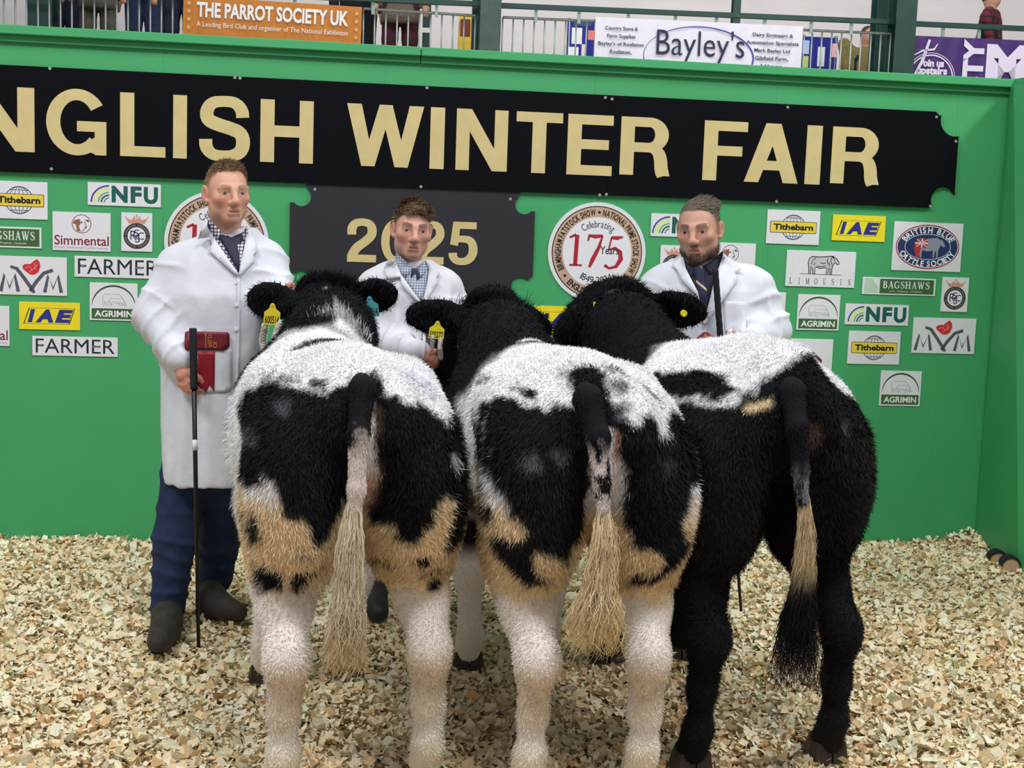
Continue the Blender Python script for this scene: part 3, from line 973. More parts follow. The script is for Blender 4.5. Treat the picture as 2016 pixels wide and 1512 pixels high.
gallery_person('person in a tweed coat and maroon trousers behind the railing', 788, .55, TWEED, MAROONC, .62, .2)
gallery_person('stooping person in an olive coat behind the right railing', 1712, 1.3, mat('cloth_khaki', (120, 108, 62), rough=.9, var=.2), BLKC, .6, .18, 2.6, 1.25)
REDCHK = mat_check('red_check_cloth', (110, 30, 42), (52, 22, 34), 14, .4)
gallery_person('person in a dark red checked shirt above the purple banner', 1950, 1.8, REDCHK, BLKC, .8, .18, 3.0, 1.42, facing=math.radians(60))

# ================================================================== the big fair sign
BLACKB = mat('gloss_black_board', (8, 9, 15), rough=.4, var=.1, scale=4, spec=.12)
GREYB = mat('satin_charcoal_board', (50, 50, 56), rough=.4, var=.06, scale=4, spec=.25)
GOLD = mat('gold_lettering', (208, 190, 136), rough=.5, var=.05, scale=14)
SCREW = mat('screw_head', (190, 186, 178), rough=.35, metal=.6)
def rect_sz(l, t, r, b):
    s0 = wall_sz(l, (t + b) / 2)[0]; s1 = wall_sz(r, (t + b) / 2)[0]
    z1 = wall_sz((l + r) / 2, t)[1]; z0 = wall_sz((l + r) / 2, b)[1]
    return s0, s1, z0, z1
ztop = np.mean([wall_sz(x, 125 + x * .0535)[1] for x in (0, 900, 1800)])
zbot = np.mean([wall_sz(x, 334 + x * .0435)[1] for x in (0, 900, 1780)])
sR = wall_sz(1880, 320)[0]
sign = empty('fair_sign', wall_pt(0, zbot), WROT, 'long black sign with gold capitals across the green wall', 'sign')
H = zbot * -1 + ztop
def notch(cx, cz, rad, a0, a1, n=10):
    return [(cx + rad * math.cos(math.radians(a0 + (a1 - a0) * i / n)), cz + rad * math.sin(math.radians(a0 + (a1 - a0) * i / n))) for i in range(n + 1)]
j1, j2 = wall_sz(470, 250)[0], wall_sz(1195, 300)[0]
rn = .085
T = .022
MB().prism([(-1.3, 0), (j1 - .001, 0), (j1 - .001, H), (-1.3, H)], -T, -.002).build('panel', BLACKB, sign)
MB().prism([(j1 + .001, 0), (j2 - .001, 0), (j2 - .001, H), (j1 + .001, H)], -T, -.002).build('panel', BLACKB, sign)
endp = [(j2 + .001, 0), (sR - 1.5 * rn, 0)] + notch(sR - .70 * rn, .50 * rn, rn * .82, 205, 25, 14)[::1] + [(sR, rn * 1.2), (sR, H - rn * 1.6)] + notch(sR - .25 * rn, H - .45 * rn, rn, 285, 165, 12) + [(sR - 1.35 * rn, H - .02), (sR - 1.6 * rn, H), (j2 + .001, H)]
MB().prism(endp, -T, -.002).build('panel', BLACKB, sign)
# letters, each one fitted to its place
z_lt = np.mean([wall_sz(x, y)[1] for x, y in ((56, 168), (1160, 232))]) - zbot
z_lb = np.mean([wall_sz(x, y)[1] for x, y in ((56, 295), (1160, 350))]) - zbot
for ch, a, b in (('E', -170, -80), ('N', -60, 70), ('G', 93, 211), ('L', 238, 327), ('I', 342, 369), ('S', 393, 493), ('H', 513, 617), ('W', 682, 833), ('I', 846, 874),
                 ('N', 897, 998), ('T', 1014, 1105), ('E', 1115, 1204), ('R', 1219, 1318), ('F', 1382, 1467), ('A', 1464, 1570), ('I', 1583, 1613), ('R', 1633, 1729)):
    if ch == 'E' and a < 0: continue
    ym = 232 + (a + b) / 2 * .05
    s0, s1 = wall_sz(a, ym)[0], wall_sz(b, ym)[0]
    ov = .006 if ch in 'GS' else 0
    V, F = glyph(ch)
    lo, hi = V.min(0), V.max(0)
    Q = (V - lo) / (hi - lo) * (s1 - s0, z_lt - z_lb + 2 * ov) + (s0, z_lb - ov)
    fl_ = Flat(T + .0035); fl_.raw(Q, F)
    me = mesh_np('letter', np.array(fl_.v), fl_.f)
    o = add_obj('letter', me, GOLD, sign)
    so = o.modifiers.new('edge', 'SOLIDIFY'); so.thickness = .003; so.offset = -1
scr = MB().tube([(0, -.004, 0), (0, 0, 0)], [.0062, .0085], 8)
scr_me = mesh_np('screw', np.array(scr.v), scr.f); scr_me.materials.append(SCREW)
for x, y in ((100, 136), (463, 154), (473, 155), (840, 174), (1190, 193), (1203, 196), (1548, 212), (1840, 231), (1878, 279), (103, 333), (828, 368), (1179, 384), (1192, 383), (1526, 397), (1828, 406)):
    s_, z = wall_sz(x, y)
    o = add_obj('screw', scr_me, None, sign); o.location = (s_, -T, z - zbot)
# year plaque beneath
s0, s1 = wall_sz(570, 475)[0], wall_sz(1050, 490)[0]
zt = zbot - .002; zb = np.mean([wall_sz(640, 563)[1], wall_sz(1000, 583)[1]])
yp = empty('year_plaque', wall_pt((s0 + s1) / 2, zb), WROT, 'charcoal plaque with gold numerals under the long black sign', 'sign')
W2 = (s1 - s0) / 2; H2 = zt - zb; r2 = .047
c = .055
zc = H2 - .045
pts = [(-W2 + 1.5 * r2 + .02, 0)] + [(W2 - 1.5 * r2 - .02, 0)] + notch(W2 - c - .006, c * .75, r2, 235, 40, 14)[::1] + [(W2, 2.0 * r2)] + \
      [(W2, zc - 1.0 * r2)] + notch(W2 - c, zc - r2 * .35, r2, 320, 140, 14) + [(W2 - 1.6 * r2, H2), (-W2 + 1.6 * r2, H2)] + \
      notch(-W2 + c, zc - r2 * .35, r2, 40, -140, 14) + [(-W2, zc - 1.0 * r2), (-W2, 2.0 * r2)] + notch(-W2 + c + .006, c * .75, r2, 140, -55, 14)
MB().prism(pts, -.012, -.001).build('panel', GREYB, yp)
zd0 = np.mean([wall_sz(712, 516)[1], wall_sz(915, 522)[1]]) - zb; zd1 = np.mean([wall_sz(712, 429)[1], wall_sz(915, 438)[1]]) - zb
sc = (s0 + s1) / 2
for ch, a, b in (('2', 683, 741), ('0', 750, 806), ('2', 820, 874), ('5', 883, 940)):
    sa, sb = wall_sz(a, 478)[0] - sc, wall_sz(b, 478)[0] - sc
    V, F = glyph(ch); lo, hi = V.min(0), V.max(0)
    f = Flat(.0155); f.raw((V - lo) / (hi - lo) * (sb - sa, zd1 - zd0) + (sa, zd0), F)
    o = f.build('numeral', GOLD, yp)
    so = o.modifiers.new('edge', 'SOLIDIFY'); so.thickness = .003; so.offset = -1
for x, y in ((620, 373), (1004, 392), (994, 576)):
    s_, z = wall_sz(x, y)
    o = add_obj('screw', scr_me, None, yp); o.location = (s_ - sc, -.012, z - zb)

# ================================================================== sponsor signs on the wall
WBOARD = mat('white_sign_board', (226, 226, 234), rough=.45, var=.015)
YBOARD = mat('yellow_sign_board', (238, 220, 40), rough=.45, var=.02)
pm = lambda n, c: mat('print_' + n, c, rough=.5, var=.02)
K1, K2, K3, K4 = .0062, .0068, .0074, .008
def sboard(name, label, rect, board=None, cat='sign', group=None):
    s0, s1, z0, z1 = rect_sz(*rect)
    w, h = s1 - s0, z1 - z0
    m = MB().box((-w / 2, -.006, 0), (w / 2, -.0005, h), bev=.0008)
    o = m.build(name, board or WBOARD, loc=wall_pt((s0 + s1) / 2, z0), rotz=WROT)
    tag(o, label, cat, group)
    return o, w, h
def globe_sign(label, rect):
    o, w, h = sboard('sponsor_sign', label, rect)
    g = Flat(K1); cz = h * .5; r = h * .36; lw = h * .016
    g.arc(0, cz, r, r, lw * 1.4)
    for f in (.35, .72): g.arc(0, cz, r * f, r, lw, n=36)
    g.stroke([(0, cz - r), (0, cz + r)], lw)
    for f in (-.75, -.4, .4, .75):
        hw = r * math.sqrt(1 - f * f); g.stroke([(-hw, cz + f * r), (hw, cz + f * r)], lw)
    g.build('globe', pm('slate', (62, 66, 84)), o)
    def rr(hw, hh, rad, n=5):
        pts = []
        for sx, sz, a in ((1, 1, 0), (-1, 1, 90), (-1, -1, 180), (1, -1, 270)):
            pts += [(sx * (hw - rad) + rad * math.cos(math.radians(a + 90 * i / n)), cz + sz * (hh - rad) + rad * math.sin(math.radians(a + 90 * i / n))) for i in range(n + 1)]
        return pts
    Flat(K2).poly(rr(w * .44, h * .17, h * .04)).build('bar_edge', pm('black', (22, 22, 26)), o)
    Flat(K3).poly(rr(w * .44 - h * .015, h * .155, h * .035)).build('bar', pm('bar_yellow', (232, 206, 70)), o)
    Flat(K4).text('Tithebarn', -w * .375, w * .375, cz - h * .085, cz + h * .095, bold=.035).build('lettering', pm('black', (22, 22, 26)), o)
def rainbow_sign(label, rect):
    o, w, h = sboard('sponsor_sign', label, rect)
    cx, cz = -w * .21, h * .14
    for i, (r, ww, nm, c) in enumerate(((.72, .07, 'blue', (58, 98, 168)), (.59, .15, 'pale_lime', (224, 228, 150)), (.43, .07, 'leaf', (110, 178, 120)), (.31, .07, 'deep_green', (20, 92, 84)), (.19, .06, 'grey', (120, 124, 134)))):
        Flat(K1).arc(cx, cz, r * h * 1.05, r * h, ww * h, 180, 90, n=20).build('rainbow_band', pm(nm, c), o)
    for ch, a, b in (('N', -.175, .045), ('F', .085, .235), ('U', .265, .46)):
        Flat(K1).text(ch, w * a, w * b, h * (.15 if ch != 'U' else .13), h * .88, bold=.05).build('letter', pm('deep_green', (12, 88, 82)), o)
def oval_pts(cx, cz, rx, rz, n=28): return [(cx + rx * math.cos(2 * math.pi * k / n), cz + rz * math.sin(2 * math.pi * k / n)) for k in range(n)]
def headring_sign(label, rect):
    o, w, h = sboard('sponsor_sign', label, rect)
    cz = h * .70; r = h * .235
    Flat(K1).arc(0, cz, r, r, h * .018).build('ring', pm('plum', (120, 60, 66)), o)
    Flat(K1).poly([(-r * .8, cz + r * .4), (-r * .2, cz + r * .55), (-r * .1, cz + .05 * r), (-r * .3, cz - r * .25), (-r * .1, cz - r * .85), (-r * .5, cz - r * .8), (-r * .6, cz - r * .1), (-r * .95, cz + r * .05)]).build('brown_patch', pm('brown', (150, 96, 76)), o)
    e = Flat(K2); e.disc(r * .0, cz + r * .18, r * .09); e.disc(r * .42, cz - r * .35, r * .12, r * .07); e.poly([(r * .35, cz + r * .42), (r * .75, cz + r * .5), (r * .8, cz + r * .2)]); e.stroke([(r * .3, cz + .3 * r), (r * .55, cz - .3 * r), (r * .3, cz - .6 * r), (0, cz - .85 * r)], r * .06)
    e.build('head_marks', pm('plum', (90, 56, 60)), o)
    Flat(K1).text('Simmental', -w * .47, w * .47, h * .145, h * .40, bold=.012).build('lettering', pm('maroon', (122, 30, 62)), o)
    Flat(K1).text('British Simmental Cattle Society', -w * .465, w * .465, h * .04, h * .115, bold=.0).build('small_lettering', pm('lilac_grey', (130, 124, 150)), o)
def crown_sign(label, rect):
    o, w, h = sboard('sponsor_sign', label, rect)
    cz = h * .40; r = h * .335
    Flat(K1).disc(0, cz, r).build('ring', pm('ink', (50, 46, 54)), o)
    Flat(K2).disc(0, cz, r * .68).build('disc', pm('white_b', (230, 230, 238)), o)
    tk = Flat(K2)
    for i in range(40):
        a = 2 * math.pi * i / 40
        if i % 10 == 0: continue
        tk.stroke([(math.cos(a) * r * .76, cz + math.sin(a) * r * .76), (math.cos(a + .03) * r * .91, cz + math.sin(a + .03) * r * .91)], r * .045)
    tk.build('ring_marks', pm('pinkish_grey', (170, 150, 146)), o)
    L = Flat(K3)
    L.text('R', -r * .48, -r * .02, cz - r * .3, cz + r * .4, bold=.0)
    L.text('S', -r * .22, r * .2, cz - r * .05, cz + r * .5, bold=.0)
    L.text('S', -r * .12, r * .24, cz - r * .5, cz + r * .1, bold=.0)
    L.text('C', r * .08, r * .55, cz - r * .28, cz + r * .3, bold=.0)
    L.build('monogram', pm('navy_b', (34, 44, 84)), o)
    c = Flat(K1); b = cz + r * .95
    c.poly([(-r * .6, b), (-r * .85, b + r * .45), (-r * .42, b + r * .28), (-r * .2, b + r * .5), (0, b + r * .3), (r * .2, b + r * .5), (r * .42, b + r * .28), (r * .85, b + r * .45), (r * .6, b)])
    for x in (-.85, -.2, .2, .85): c.disc(x * r, b + r * .5, r * .06, n=12)
    c.rect(-r * .03, r * .03, b + r * .3, b + r * .72); c.rect(-r * .12, r * .12, b + r * .56, b + r * .62)
    c.build('crown', pm('copper', (206, 152, 134)), o)
def auction_sign(label, rect):
    o, w, h = sboard('sponsor_sign', label, rect)
    Flat(K1).rect(-w * .475, -w * .285, h * .08, h * .92).build('pale_square', pm('sage', (186, 208, 188)), o)
    Flat(K2).poly([(-w * .37, h * .90), (-w * .29, h * .90), (-w * .29, h * .45)]).build('corner', pm('white_b', (232, 234, 236)), o)
    Flat(K1).rect(-w * .265, w * .475, h * .08, h * .92).build('green_panel', pm('forest', (62, 102, 56)), o)
    Flat(K2).serif('BAGSHAWS', -w * .225, w * .415, h * .38, h * .80).build('lettering', PW, o)
    Flat(K2).text('Land - Property - Livestock', -w * .13, w * .31, h * .16, h * .27, bold=.0).build('small_lettering', PW, o)
def steak_sign(label, rect):
    o, w, h = sboard('sponsor_sign', label, rect)
    g = Flat(K1); lw = h * .092
    def M(x0, x1, f): g.stroke([(x0, h * .08), (x0 + .22 * (x1 - x0) * (1 - .2 * f), h * .52), (x0 + .5 * (x1 - x0), h * .18), (x0 + .80 * (x1 - x0), h * .52), (x1, h * .08)], lw)
    M(-w * .45, -w * .20, 0); M(w * .18, w * .42, 0)
    g.stroke([(-w * .31, h * .73), (-w * .22, h * .68), (-w * .12, h * .45), (w * .0, h * .15), (w * .03, h * .06)], [lw * .8, lw, lw, lw, lw * .8])
    g.stroke([(-w * .03, h * .10), (w * .06, h * .35), (w * .17, h * .58), (w * .30, h * .66)], lw)
    g.build('lettering', pm('charcoal', (84, 88, 96)), o)
    pts = [(-.13, .68), (-.14, .75), (-.10, .80), (-.02, .81), (.02, .88), (.07, .94), (.11, .86), (.12, .74), (.09, .60), (.04, .54), (-.02, .53), (-.08, .60)]
    Flat(K2).poly([(x * w, z * h) for x, z in pts]).build('steak', pm('red', (206, 48, 58)), o)
    v = Flat(K3); v.stroke([(-.10 * w, .70 * h), (-.03 * w, .74 * h), (.0, .66 * h), (.06 * w, .70 * h)], h * .012); v.stroke([(-.04 * w, .60 * h), (.02 * w, .68 * h), (.08 * w, .80 * h)], h * .012); v.stroke([(.03 * w, .84 * h), (.05 * w, .74 * h)], h * .012)
    v.build('marbling', pm('pink', (240, 180, 180)), o)
def caps_sign(label, rect):
    o, w, h = sboard('sponsor_sign', label, rect)
    Flat(K1).text('FARMER', -w * .46, w * .465, h * .15, h * .88, bold=.0).build('lettering', pm('blue_black', (26, 40, 52)), o)
    m = Flat(K2); m.rect(-w * .425, -w * .385, h * .47, h * .56); m.rect(w * .205, w * .225, h * .46, h * .55); m.rect(w * .235, w * .28, h * .46, h * .55)
    m.build('small_marks', pm('grey', (120, 124, 134)), o)
COW_SIDE = [(.02, .60), (.06, .80), (.14, .90), (.40, .88), (.62, .92), (.74, .94), (.80, .86), (.90, .84), (.98, .66), (1.0, .56), (.95, .52), (.88, .62), (.84, .58), (.80, .46), (.78, .34), (.78, .04), (.73, .04), (.72, .30), (.68, .36), (.66, .06), (.61, .06), (.61, .36), (.40, .32), (.26, .38), (.24, .24), (.25, .04), (.19, .04), (.17, .28), (.12, .40), (.11, .06), (.06, .06), (.05, .40)]
GRAZE = [(.02, .45), (.03, .80), (.10, .93), (.45, .90), (.70, .92), (.80, .80), (.90, .50), (.98, .14), (.90, .10), (.80, .34), (.76, .40), (.72, .30), (.73, .05), (.67, .05), (.66, .34), (.40, .34), (.24, .40), (.22, .05), (.16, .05), (.14, .40), (.10, .40), (.10, .05), (.05, .05)]
def arch_sign(label, rect):
    o, w, h = sboard('sponsor_sign', label, rect)
    Flat(K1).rect(-w * .46, w * .46, h * .04, h * .32).build('green_band', pm('forest', (62, 102, 70)), o)
    Flat(K2).text('AGRIMIN', -w * .40, w * .40, h * .095, h * .265, bold=.025).build('lettering', PW, o)
    Flat(K1).arc(0, h * .37, w * .455, h * .55, h * .05, 180, 0, n=36, taper=True).build('arch', pm('arch_green', (46, 84, 62)), o)
    l = Flat(K1)
    cow = [(-w * .24 + x * w * .50, h * .37 + z * h * .36) for x, z in GRAZE]; l.stroke(cow + [cow[0]], h * .011)
    calf = [(-w * .10 + x * w * .38, h * .37 + z * h * .24) for x, z in GRAZE]; l.stroke(calf + [calf[0]], h * .010)
    l.build('cattle_outline', pm('line_grey', (150, 154, 168)), o)
def slant_sign(label, rect):
    o, w, h = sboard('sponsor_sign', label, rect, YBOARD)
    def par(f, sk): return [(-w * .40 * f - sk, h * .5 - h * .29 * f), (w * .36 * f - sk, h * .5 - h * .29 * f), (w * .36 * f + sk + w * .03, h * .5 + h * .29 * f), (-w * .40 * f + sk + w * .03, h * .5 + h * .29 * f)]
    Flat(K1).poly(par(1.0, w * .03)).build('frame_line', pm('dark_olive', (60, 58, 40)), o)
    Flat(K2).poly(par(.955, w * .03)).build('field', YBOARD, o)
    for ch, a, b in (('I', -.36, -.235), ('A', -.235, .06), ('E', .085, .39)):
        Flat(K3).text(ch, w * a, w * b, h * .26, h * .74, bold=.06, shear=.22).build('letter', pm('royal', (44, 46, 140)), o)
def bull_sign(label, rect):
    o, w, h = sboard('sponsor_sign', label, rect)
    bx = lambda q, f=1: [(-w * .20 + x * w * .46, h * .34 + z * h * .56) for x, z in q]
    Flat(K1).poly(bx(COW_SIDE)).build('bull', pm('bull_grey', (196, 196, 204)), o)
    l = Flat(K2); l.stroke(bx(COW_SIDE) + bx(COW_SIDE)[:1], h * .022)
    for q in ([(.12, .5), (.16, .7), (.26, .84)], [(.30, .42), (.45, .40), (.58, .46)], [(.64, .85), (.62, .7), (.66, .5)], [(.75, .88), (.73, .7), (.78, .52)], [(.40, .6), (.5, .56), (.58, .6)], [(.84, .8), (.86, .7)], [(.20, .46), (.24, .6)], [(.68, .62), (.72, .42)]):
        l.stroke(bx(q), h * .018)
    l.stroke([(-w * .30, h * .355), (w * .30, h * .35)], h * .012)
    l.poly(bx([(.74, .94), (.80, .86), (.84, .88), (.82, .96)]))
    l.build('bull_lines', pm('black', (30, 30, 36)), o)
    g = Flat(K1); n = 8
    for i, ch in enumerate('LIMOUSIN'):
        ww = {'M': .058, 'O': .05, 'I': .018}.get(ch, .042)
        cx = -w * .425 + (.85 * w) * i / 7
        g.serif(ch, cx - ww * w * .5, cx + ww * w * .5, h * .07, h * .24, thick=.14, thin=.08)
    g.build('lettering', pm('ink2', (66, 66, 78)), o)
def oval_sign(label, rect):
    o, w, h = sboard('sponsor_sign', label, rect)
    cz = h * .5
    Flat(K1).disc(0, cz, w * .46, h * .455).build('red_edge', pm('crimson', (176, 40, 62)), o)
    Flat(K1 + .0003).disc(0, cz, w * .445, h * .43).build('white_edge', pm('white_b', (232, 234, 236)), o)
    Flat(K2).disc(0, cz, w * .435, h * .415).build('blue_field', pm('oval_blue', (38, 52, 104)), o)
    Flat(K3).arc(0, cz, w * .33, h * .26, w * .008).build('inner_ring', pm('pale', (214, 218, 230)), o)
    t = Flat(K3)
    t.arc_text('BRITISH BLUE', 0, cz, w * .345, h * .12, 158, 22, bold=.03, rz=h * .285)
    t.arc_text('CATTLE SOCIETY', 0, cz, w * .425, h * .12, 198, 342, bold=.03, inward=True, rz=h * .405)
    t.build('lettering', PW, o)
    bx = [(-w * .19 + x * w * .44, cz - h * .24 + z * h * .46) for x, z in COW_SIDE]
    Flat(K3).poly(bx).build('cow', pm('cow_grey', (150, 152, 168)), o)
    Flat(K4).poly([(-w * .20, cz - h * .02), (-w * .16, cz + h * .17), (w * .0, cz + h * .17), (-w * .02, cz - h * .02), (-w * .1, cz - h * .03), (-w * .12, cz - h * .22), (-w * .16, cz - h * .22)]).build('flag_patch', pm('flag_red', (196, 52, 62)), o)
    x = Flat(K4 + .0005); x.stroke([(-w * .09, cz - h * .02), (-w * .085, cz + h * .17)], h * .03); x.stroke([(-w * .19, cz + h * .07), (0, cz + h * .075)], h * .03); x.stroke([(-w * .17, cz), (-w * .01, cz + h * .15)], h * .015); x.stroke([(-w * .16, cz + h * .15), (-w * .02, cz)], h * .015)
    x.build('flag_cross', pm('flag_white', (226, 220, 230)), o)
def badge(label, cxp, cyp, rp):
    s0, z0 = wall_sz(cxp, cyp); r = (wall_sz(cxp + rp, cyp + rp * .035)[0] - wall_sz(cxp - rp, cyp - rp * .035)[0]) / 2
    m = MB(); n = 64
    m.prism([(r * math.cos(2 * math.pi * k / n), r * math.sin(2 * math.pi * k / n)) for k in range(n)], -.006, -.0005)
    o = m.build('anniversary_badge', WBOARD, loc=wall_pt(s0, z0), rotz=WROT)
    tag(o, label, 'sign')
    Flat(K1).disc(0, 0, r * .925, n=64).build('edge_line', pm('black', (22, 22, 26)), o)
    Flat(K2).disc(0, 0, r * .905, n=64).build('tan_ring', pm('tan_ring', (196, 164, 142)), o)
    Flat(K3).disc(0, 0, r * .705, n=64).build('disc', pm('white_c', (230, 230, 240)), o)
    BL = pm('black', (22, 22, 26))
    t = Flat(K3)
    t.arc_text('BIRMINGHAM FATSTOCK SHOW', 0, 0, r * .74, r * .125, 208, 94, bold=.03)
    t.arc_text('NATIONAL PRIME STOCK SHOW', 0, 0, r * .74, r * .125, 84, -30, bold=.03)
    t.arc_text('ENGLISH WINTER FAIR', 0, 0, r * .865, r * .125, 226, 318, bold=.03, inward=True)
    for a in (89, 217, -37):
        ca, sa = math.cos(math.radians(a)) * r * .80, math.sin(math.radians(a)) * r * .80
        t.poly([(ca - r * .035, sa), (ca, sa - r * .035), (ca + r * .035, sa), (ca, sa + r * .035)])
    t.build('ring_lettering', BL, o)
    t2 = Flat(K4)
    t2.arc_text('Celebrating', 0, 0, r * .50, r * .15, 126, 54, bold=.0)
    t2.arc_text('1849-2024', 0, 0, r * .62, r * .14, 236, 304, bold=.0, inward=True)
    t2.text('Years', r * .06, r * .44, -r * .03, r * .13, bold=.01)
    t2.build('small_lettering', pm('ink_navy', (34, 40, 66)), o)
    n7 = Flat(K4 - .0002); k = r
    n7.stroke([(-.44 * k, -.26 * k), (-.42 * k, .34 * k)], .085 * k); n7.stroke([(-.56 * k, -.265 * k), (-.30 * k, -.265 * k)], .04 * k); n7.stroke([(-.57 * k, .28 * k), (-.44 * k, .345 * k)], .05 * k)
    n7.stroke([(-.20 * k, .22 * k), (-.17 * k, .33 * k), (-.05 * k, .315 * k), (.10 * k, .335 * k)], [.03 * k, .07 * k, .08 * k, .06 * k])
    n7.stroke([(.10 * k, .34 * k), (.03 * k, .10 * k), (-.09 * k, -.15 * k), (-.15 * k, -.30 * k)], [.03 * k, .07 * k, .09 * k, .05 * k])
    n7.stroke([(.52 * k, .325 * k), (.40 * k, .30 * k), (.28 * k, .305 * k)], [.03 * k, .08 * k, .06 * k])
    n7.stroke([(.285 * k, .31 * k), (.235 * k, .06 * k)], .035 * k)
    n7.stroke([(.235 * k, .06 * k), (.36 * k, .10 * k), (.47 * k, .02 * k), (.49 * k, -.12 * k), (.40 * k, -.27 * k), (.26 * k, -.31 * k), (.16 * k, -.25 * k)], [.03 * k, .06 * k, .09 * k, .10 * k, .07 * k, .05 * k, .07 * k])
    n7.build('numerals', pm('numeral_red', (172, 34, 52)), o)

globe_sign('wire globe sign with yellow bar, cut off by the left edge', (-18, 357, 94, 431))
globe_sign('wire globe sign with yellow bar below the right end of the black sign', (1509, 414, 1613, 481))
globe_sign('lower right wire globe sign with yellow bar, under the rainbow sign', (1669, 652, 1771, 717))
rainbow_sign('rainbow sign with thick green letters, top of the left cluster', (173, 361, 317, 406))
rainbow_sign('rainbow sign mostly hidden by the bearded handler\'s head', (1281, 422, 1408, 467))
rainbow_sign('rainbow sign with thick green letters right of the lower arch sign', (1663, 599, 1788, 640))
headring_sign('white sign with a ringed cow head above maroon lettering, left cluster', (104, 418, 218, 494))
headring_sign('ringed cow head sign cut off by the left edge below the steak sign', (-95, 601, 19, 680))
headring_sign('ringed cow head sign behind the bearded handler\'s shoulder', (1387, 478, 1486, 548))
crown_sign('narrow white crown and monogram sign next to the ringed cow head sign', (239, 419, 300, 495))
crown_sign('narrow crown and monogram sign behind the bearded handler\'s other shoulder', (1299, 483, 1352, 551))
crown_sign('narrow white crown and monogram sign farthest right on the wall', (1853, 546, 1905, 614))
auction_sign('green panel sign with white serif capitals, cut off by the left edge', (-74, 446, 82, 487))
auction_sign('green panel sign with serif capitals above the right rainbow sign', (1697, 547, 1841, 581))
auction_sign('green panel sign with serif capitals showing above the middle cow', (1015, 662, 1172, 700))
steak_sign('white sign with grey strokes under a red steak, left cluster', (-5, 505, 132, 581))
steak_sign('white sign with grey strokes under a red steak, lower right', (1796, 626, 1919, 696))
steak_sign('steak sign almost hidden by the bearded handler\'s sleeve', (1420, 574, 1545, 646))
caps_sign('white sign with thin black capitals running behind the tall handler\'s arm', (147, 506, 318, 547))
caps_sign('white sign with thin black capitals at the bottom of the left cluster', (64, 663, 232, 701))
arch_sign('sign with grazing cattle under a green arch, beside the tall handler', (177, 557, 271, 631))
arch_sign('sign with grazing cattle under a green arch, below the bull sign', (1569, 580, 1652, 650))
arch_sign('lowest sign on the right, grazing cattle under a green arch', (1732, 730, 1812, 799))
slant_sign('yellow sign with slanted blue capitals, left cluster', (38, 595, 158, 649))
slant_sign('yellow sign with slanted blue capitals, right cluster', (1638, 424, 1742, 475))
slant_sign('yellow sign with slanted blue capitals behind the middle cow\'s ear', (1050, 603, 1164, 656))
bull_sign('white sign with an engraved bull above spaced serif capitals', (1547, 494, 1683, 565))
oval_sign('white sign with a blue and red oval cattle emblem', (1757, 438, 1893, 534))
o, w, h = sboard('sponsor_sign', 'plain white sign showing just above the black cow\'s back', (1532, 667, 1638, 738))
badge('round anniversary badge behind the tall handler\'s head', 427, 478, 103)
badge('round anniversary badge between the plaque and the bearded handler', 1175, 497, 96)

# ================================================================== cattle
BODYM = mat_attr('hide', rough=.85, spec=.15, bump=.4, bscale=260)
FURM = mat_attr('fur', rough=.75, spec=.2, bscale=40)
HOOFM = mat('hoof_horn', (58, 48, 42), rough=.6, var=.2)
BLACK, WHITE, TAN, PINK, GREY = [np.array(lin(c)) for c in ((20, 21, 26), (240, 240, 243), (234, 210, 170), (222, 182, 164), (104, 106, 114))]
CREAM = np.array(lin((236, 222, 192)))

def strands(roots, normals, flow, length, width, cols, droop, jitter=.35, curl=0.0):
    """ribbon hairs -> V, F(list), per-vertex colour"""
    n = len(roots)
    d = normals * .32 + flow + rng.normal(0, jitter, (n, 3))
    d /= np.linalg.norm(d, axis=1)[:, None] + 1e-9
    L = length[:, None]
    p0 = roots - normals * .001
    p1 = roots + d * L * .5 + normals * .0022
    d2 = d + droop * np.array([0, 0, -1.0]) + rng.normal(0, .25 + curl, (n, 3))
    d2 /= np.linalg.norm(d2, axis=1)[:, None] + 1e-9
    p2 = p1 + d2 * L * .5 + normals * .0016
    sd = np.cross(d, normals + rng.normal(0, .35, (n, 3)))
    sd /= np.linalg.norm(sd, axis=1)[:, None] + 1e-9
    w = (width * rng.uniform(.7, 1.3, n))[:, None]
    V = np.stack([p0 + sd * w, p0 - sd * w, p1 - sd * w * .8, p1 + sd * w * .8, p2], 1).reshape(-1, 3)
    i = np.arange(n)[:, None] * 5
    F = [i + np.array([0, 1, 2, 3]), i + np.array([3, 2, 4])]
    C = np.repeat(cols, 5, 0)
    return V, F, C
def scatter(V, Q, n, weight=None):
    T = np.concatenate([Q[:, [0, 1, 2]], Q[:, [0, 2, 3]]])
    a, b, c = V[T[:, 0]], V[T[:, 1]], V[T[:, 2]]
    ar = np.linalg.norm(np.cross(b - a, c - a), axis=1) * .5
    if weight is not None: ar = ar * weight((a + b + c) / 3)
    cs = np.cumsum(ar)
    k = np.searchsorted(cs, rng.uniform(0, cs[-1], n))
    u, v = rng.uniform(0, 1, n), rng.uniform(0, 1, n)
    m = u + v > 1; u[m] = 1 - u[m]; v[m] = 1 - v[m]
    p = a[k] + u[:, None] * (b[k] - a[k]) + v[:, None] * (c[k] - a[k])
    return p, T[k]

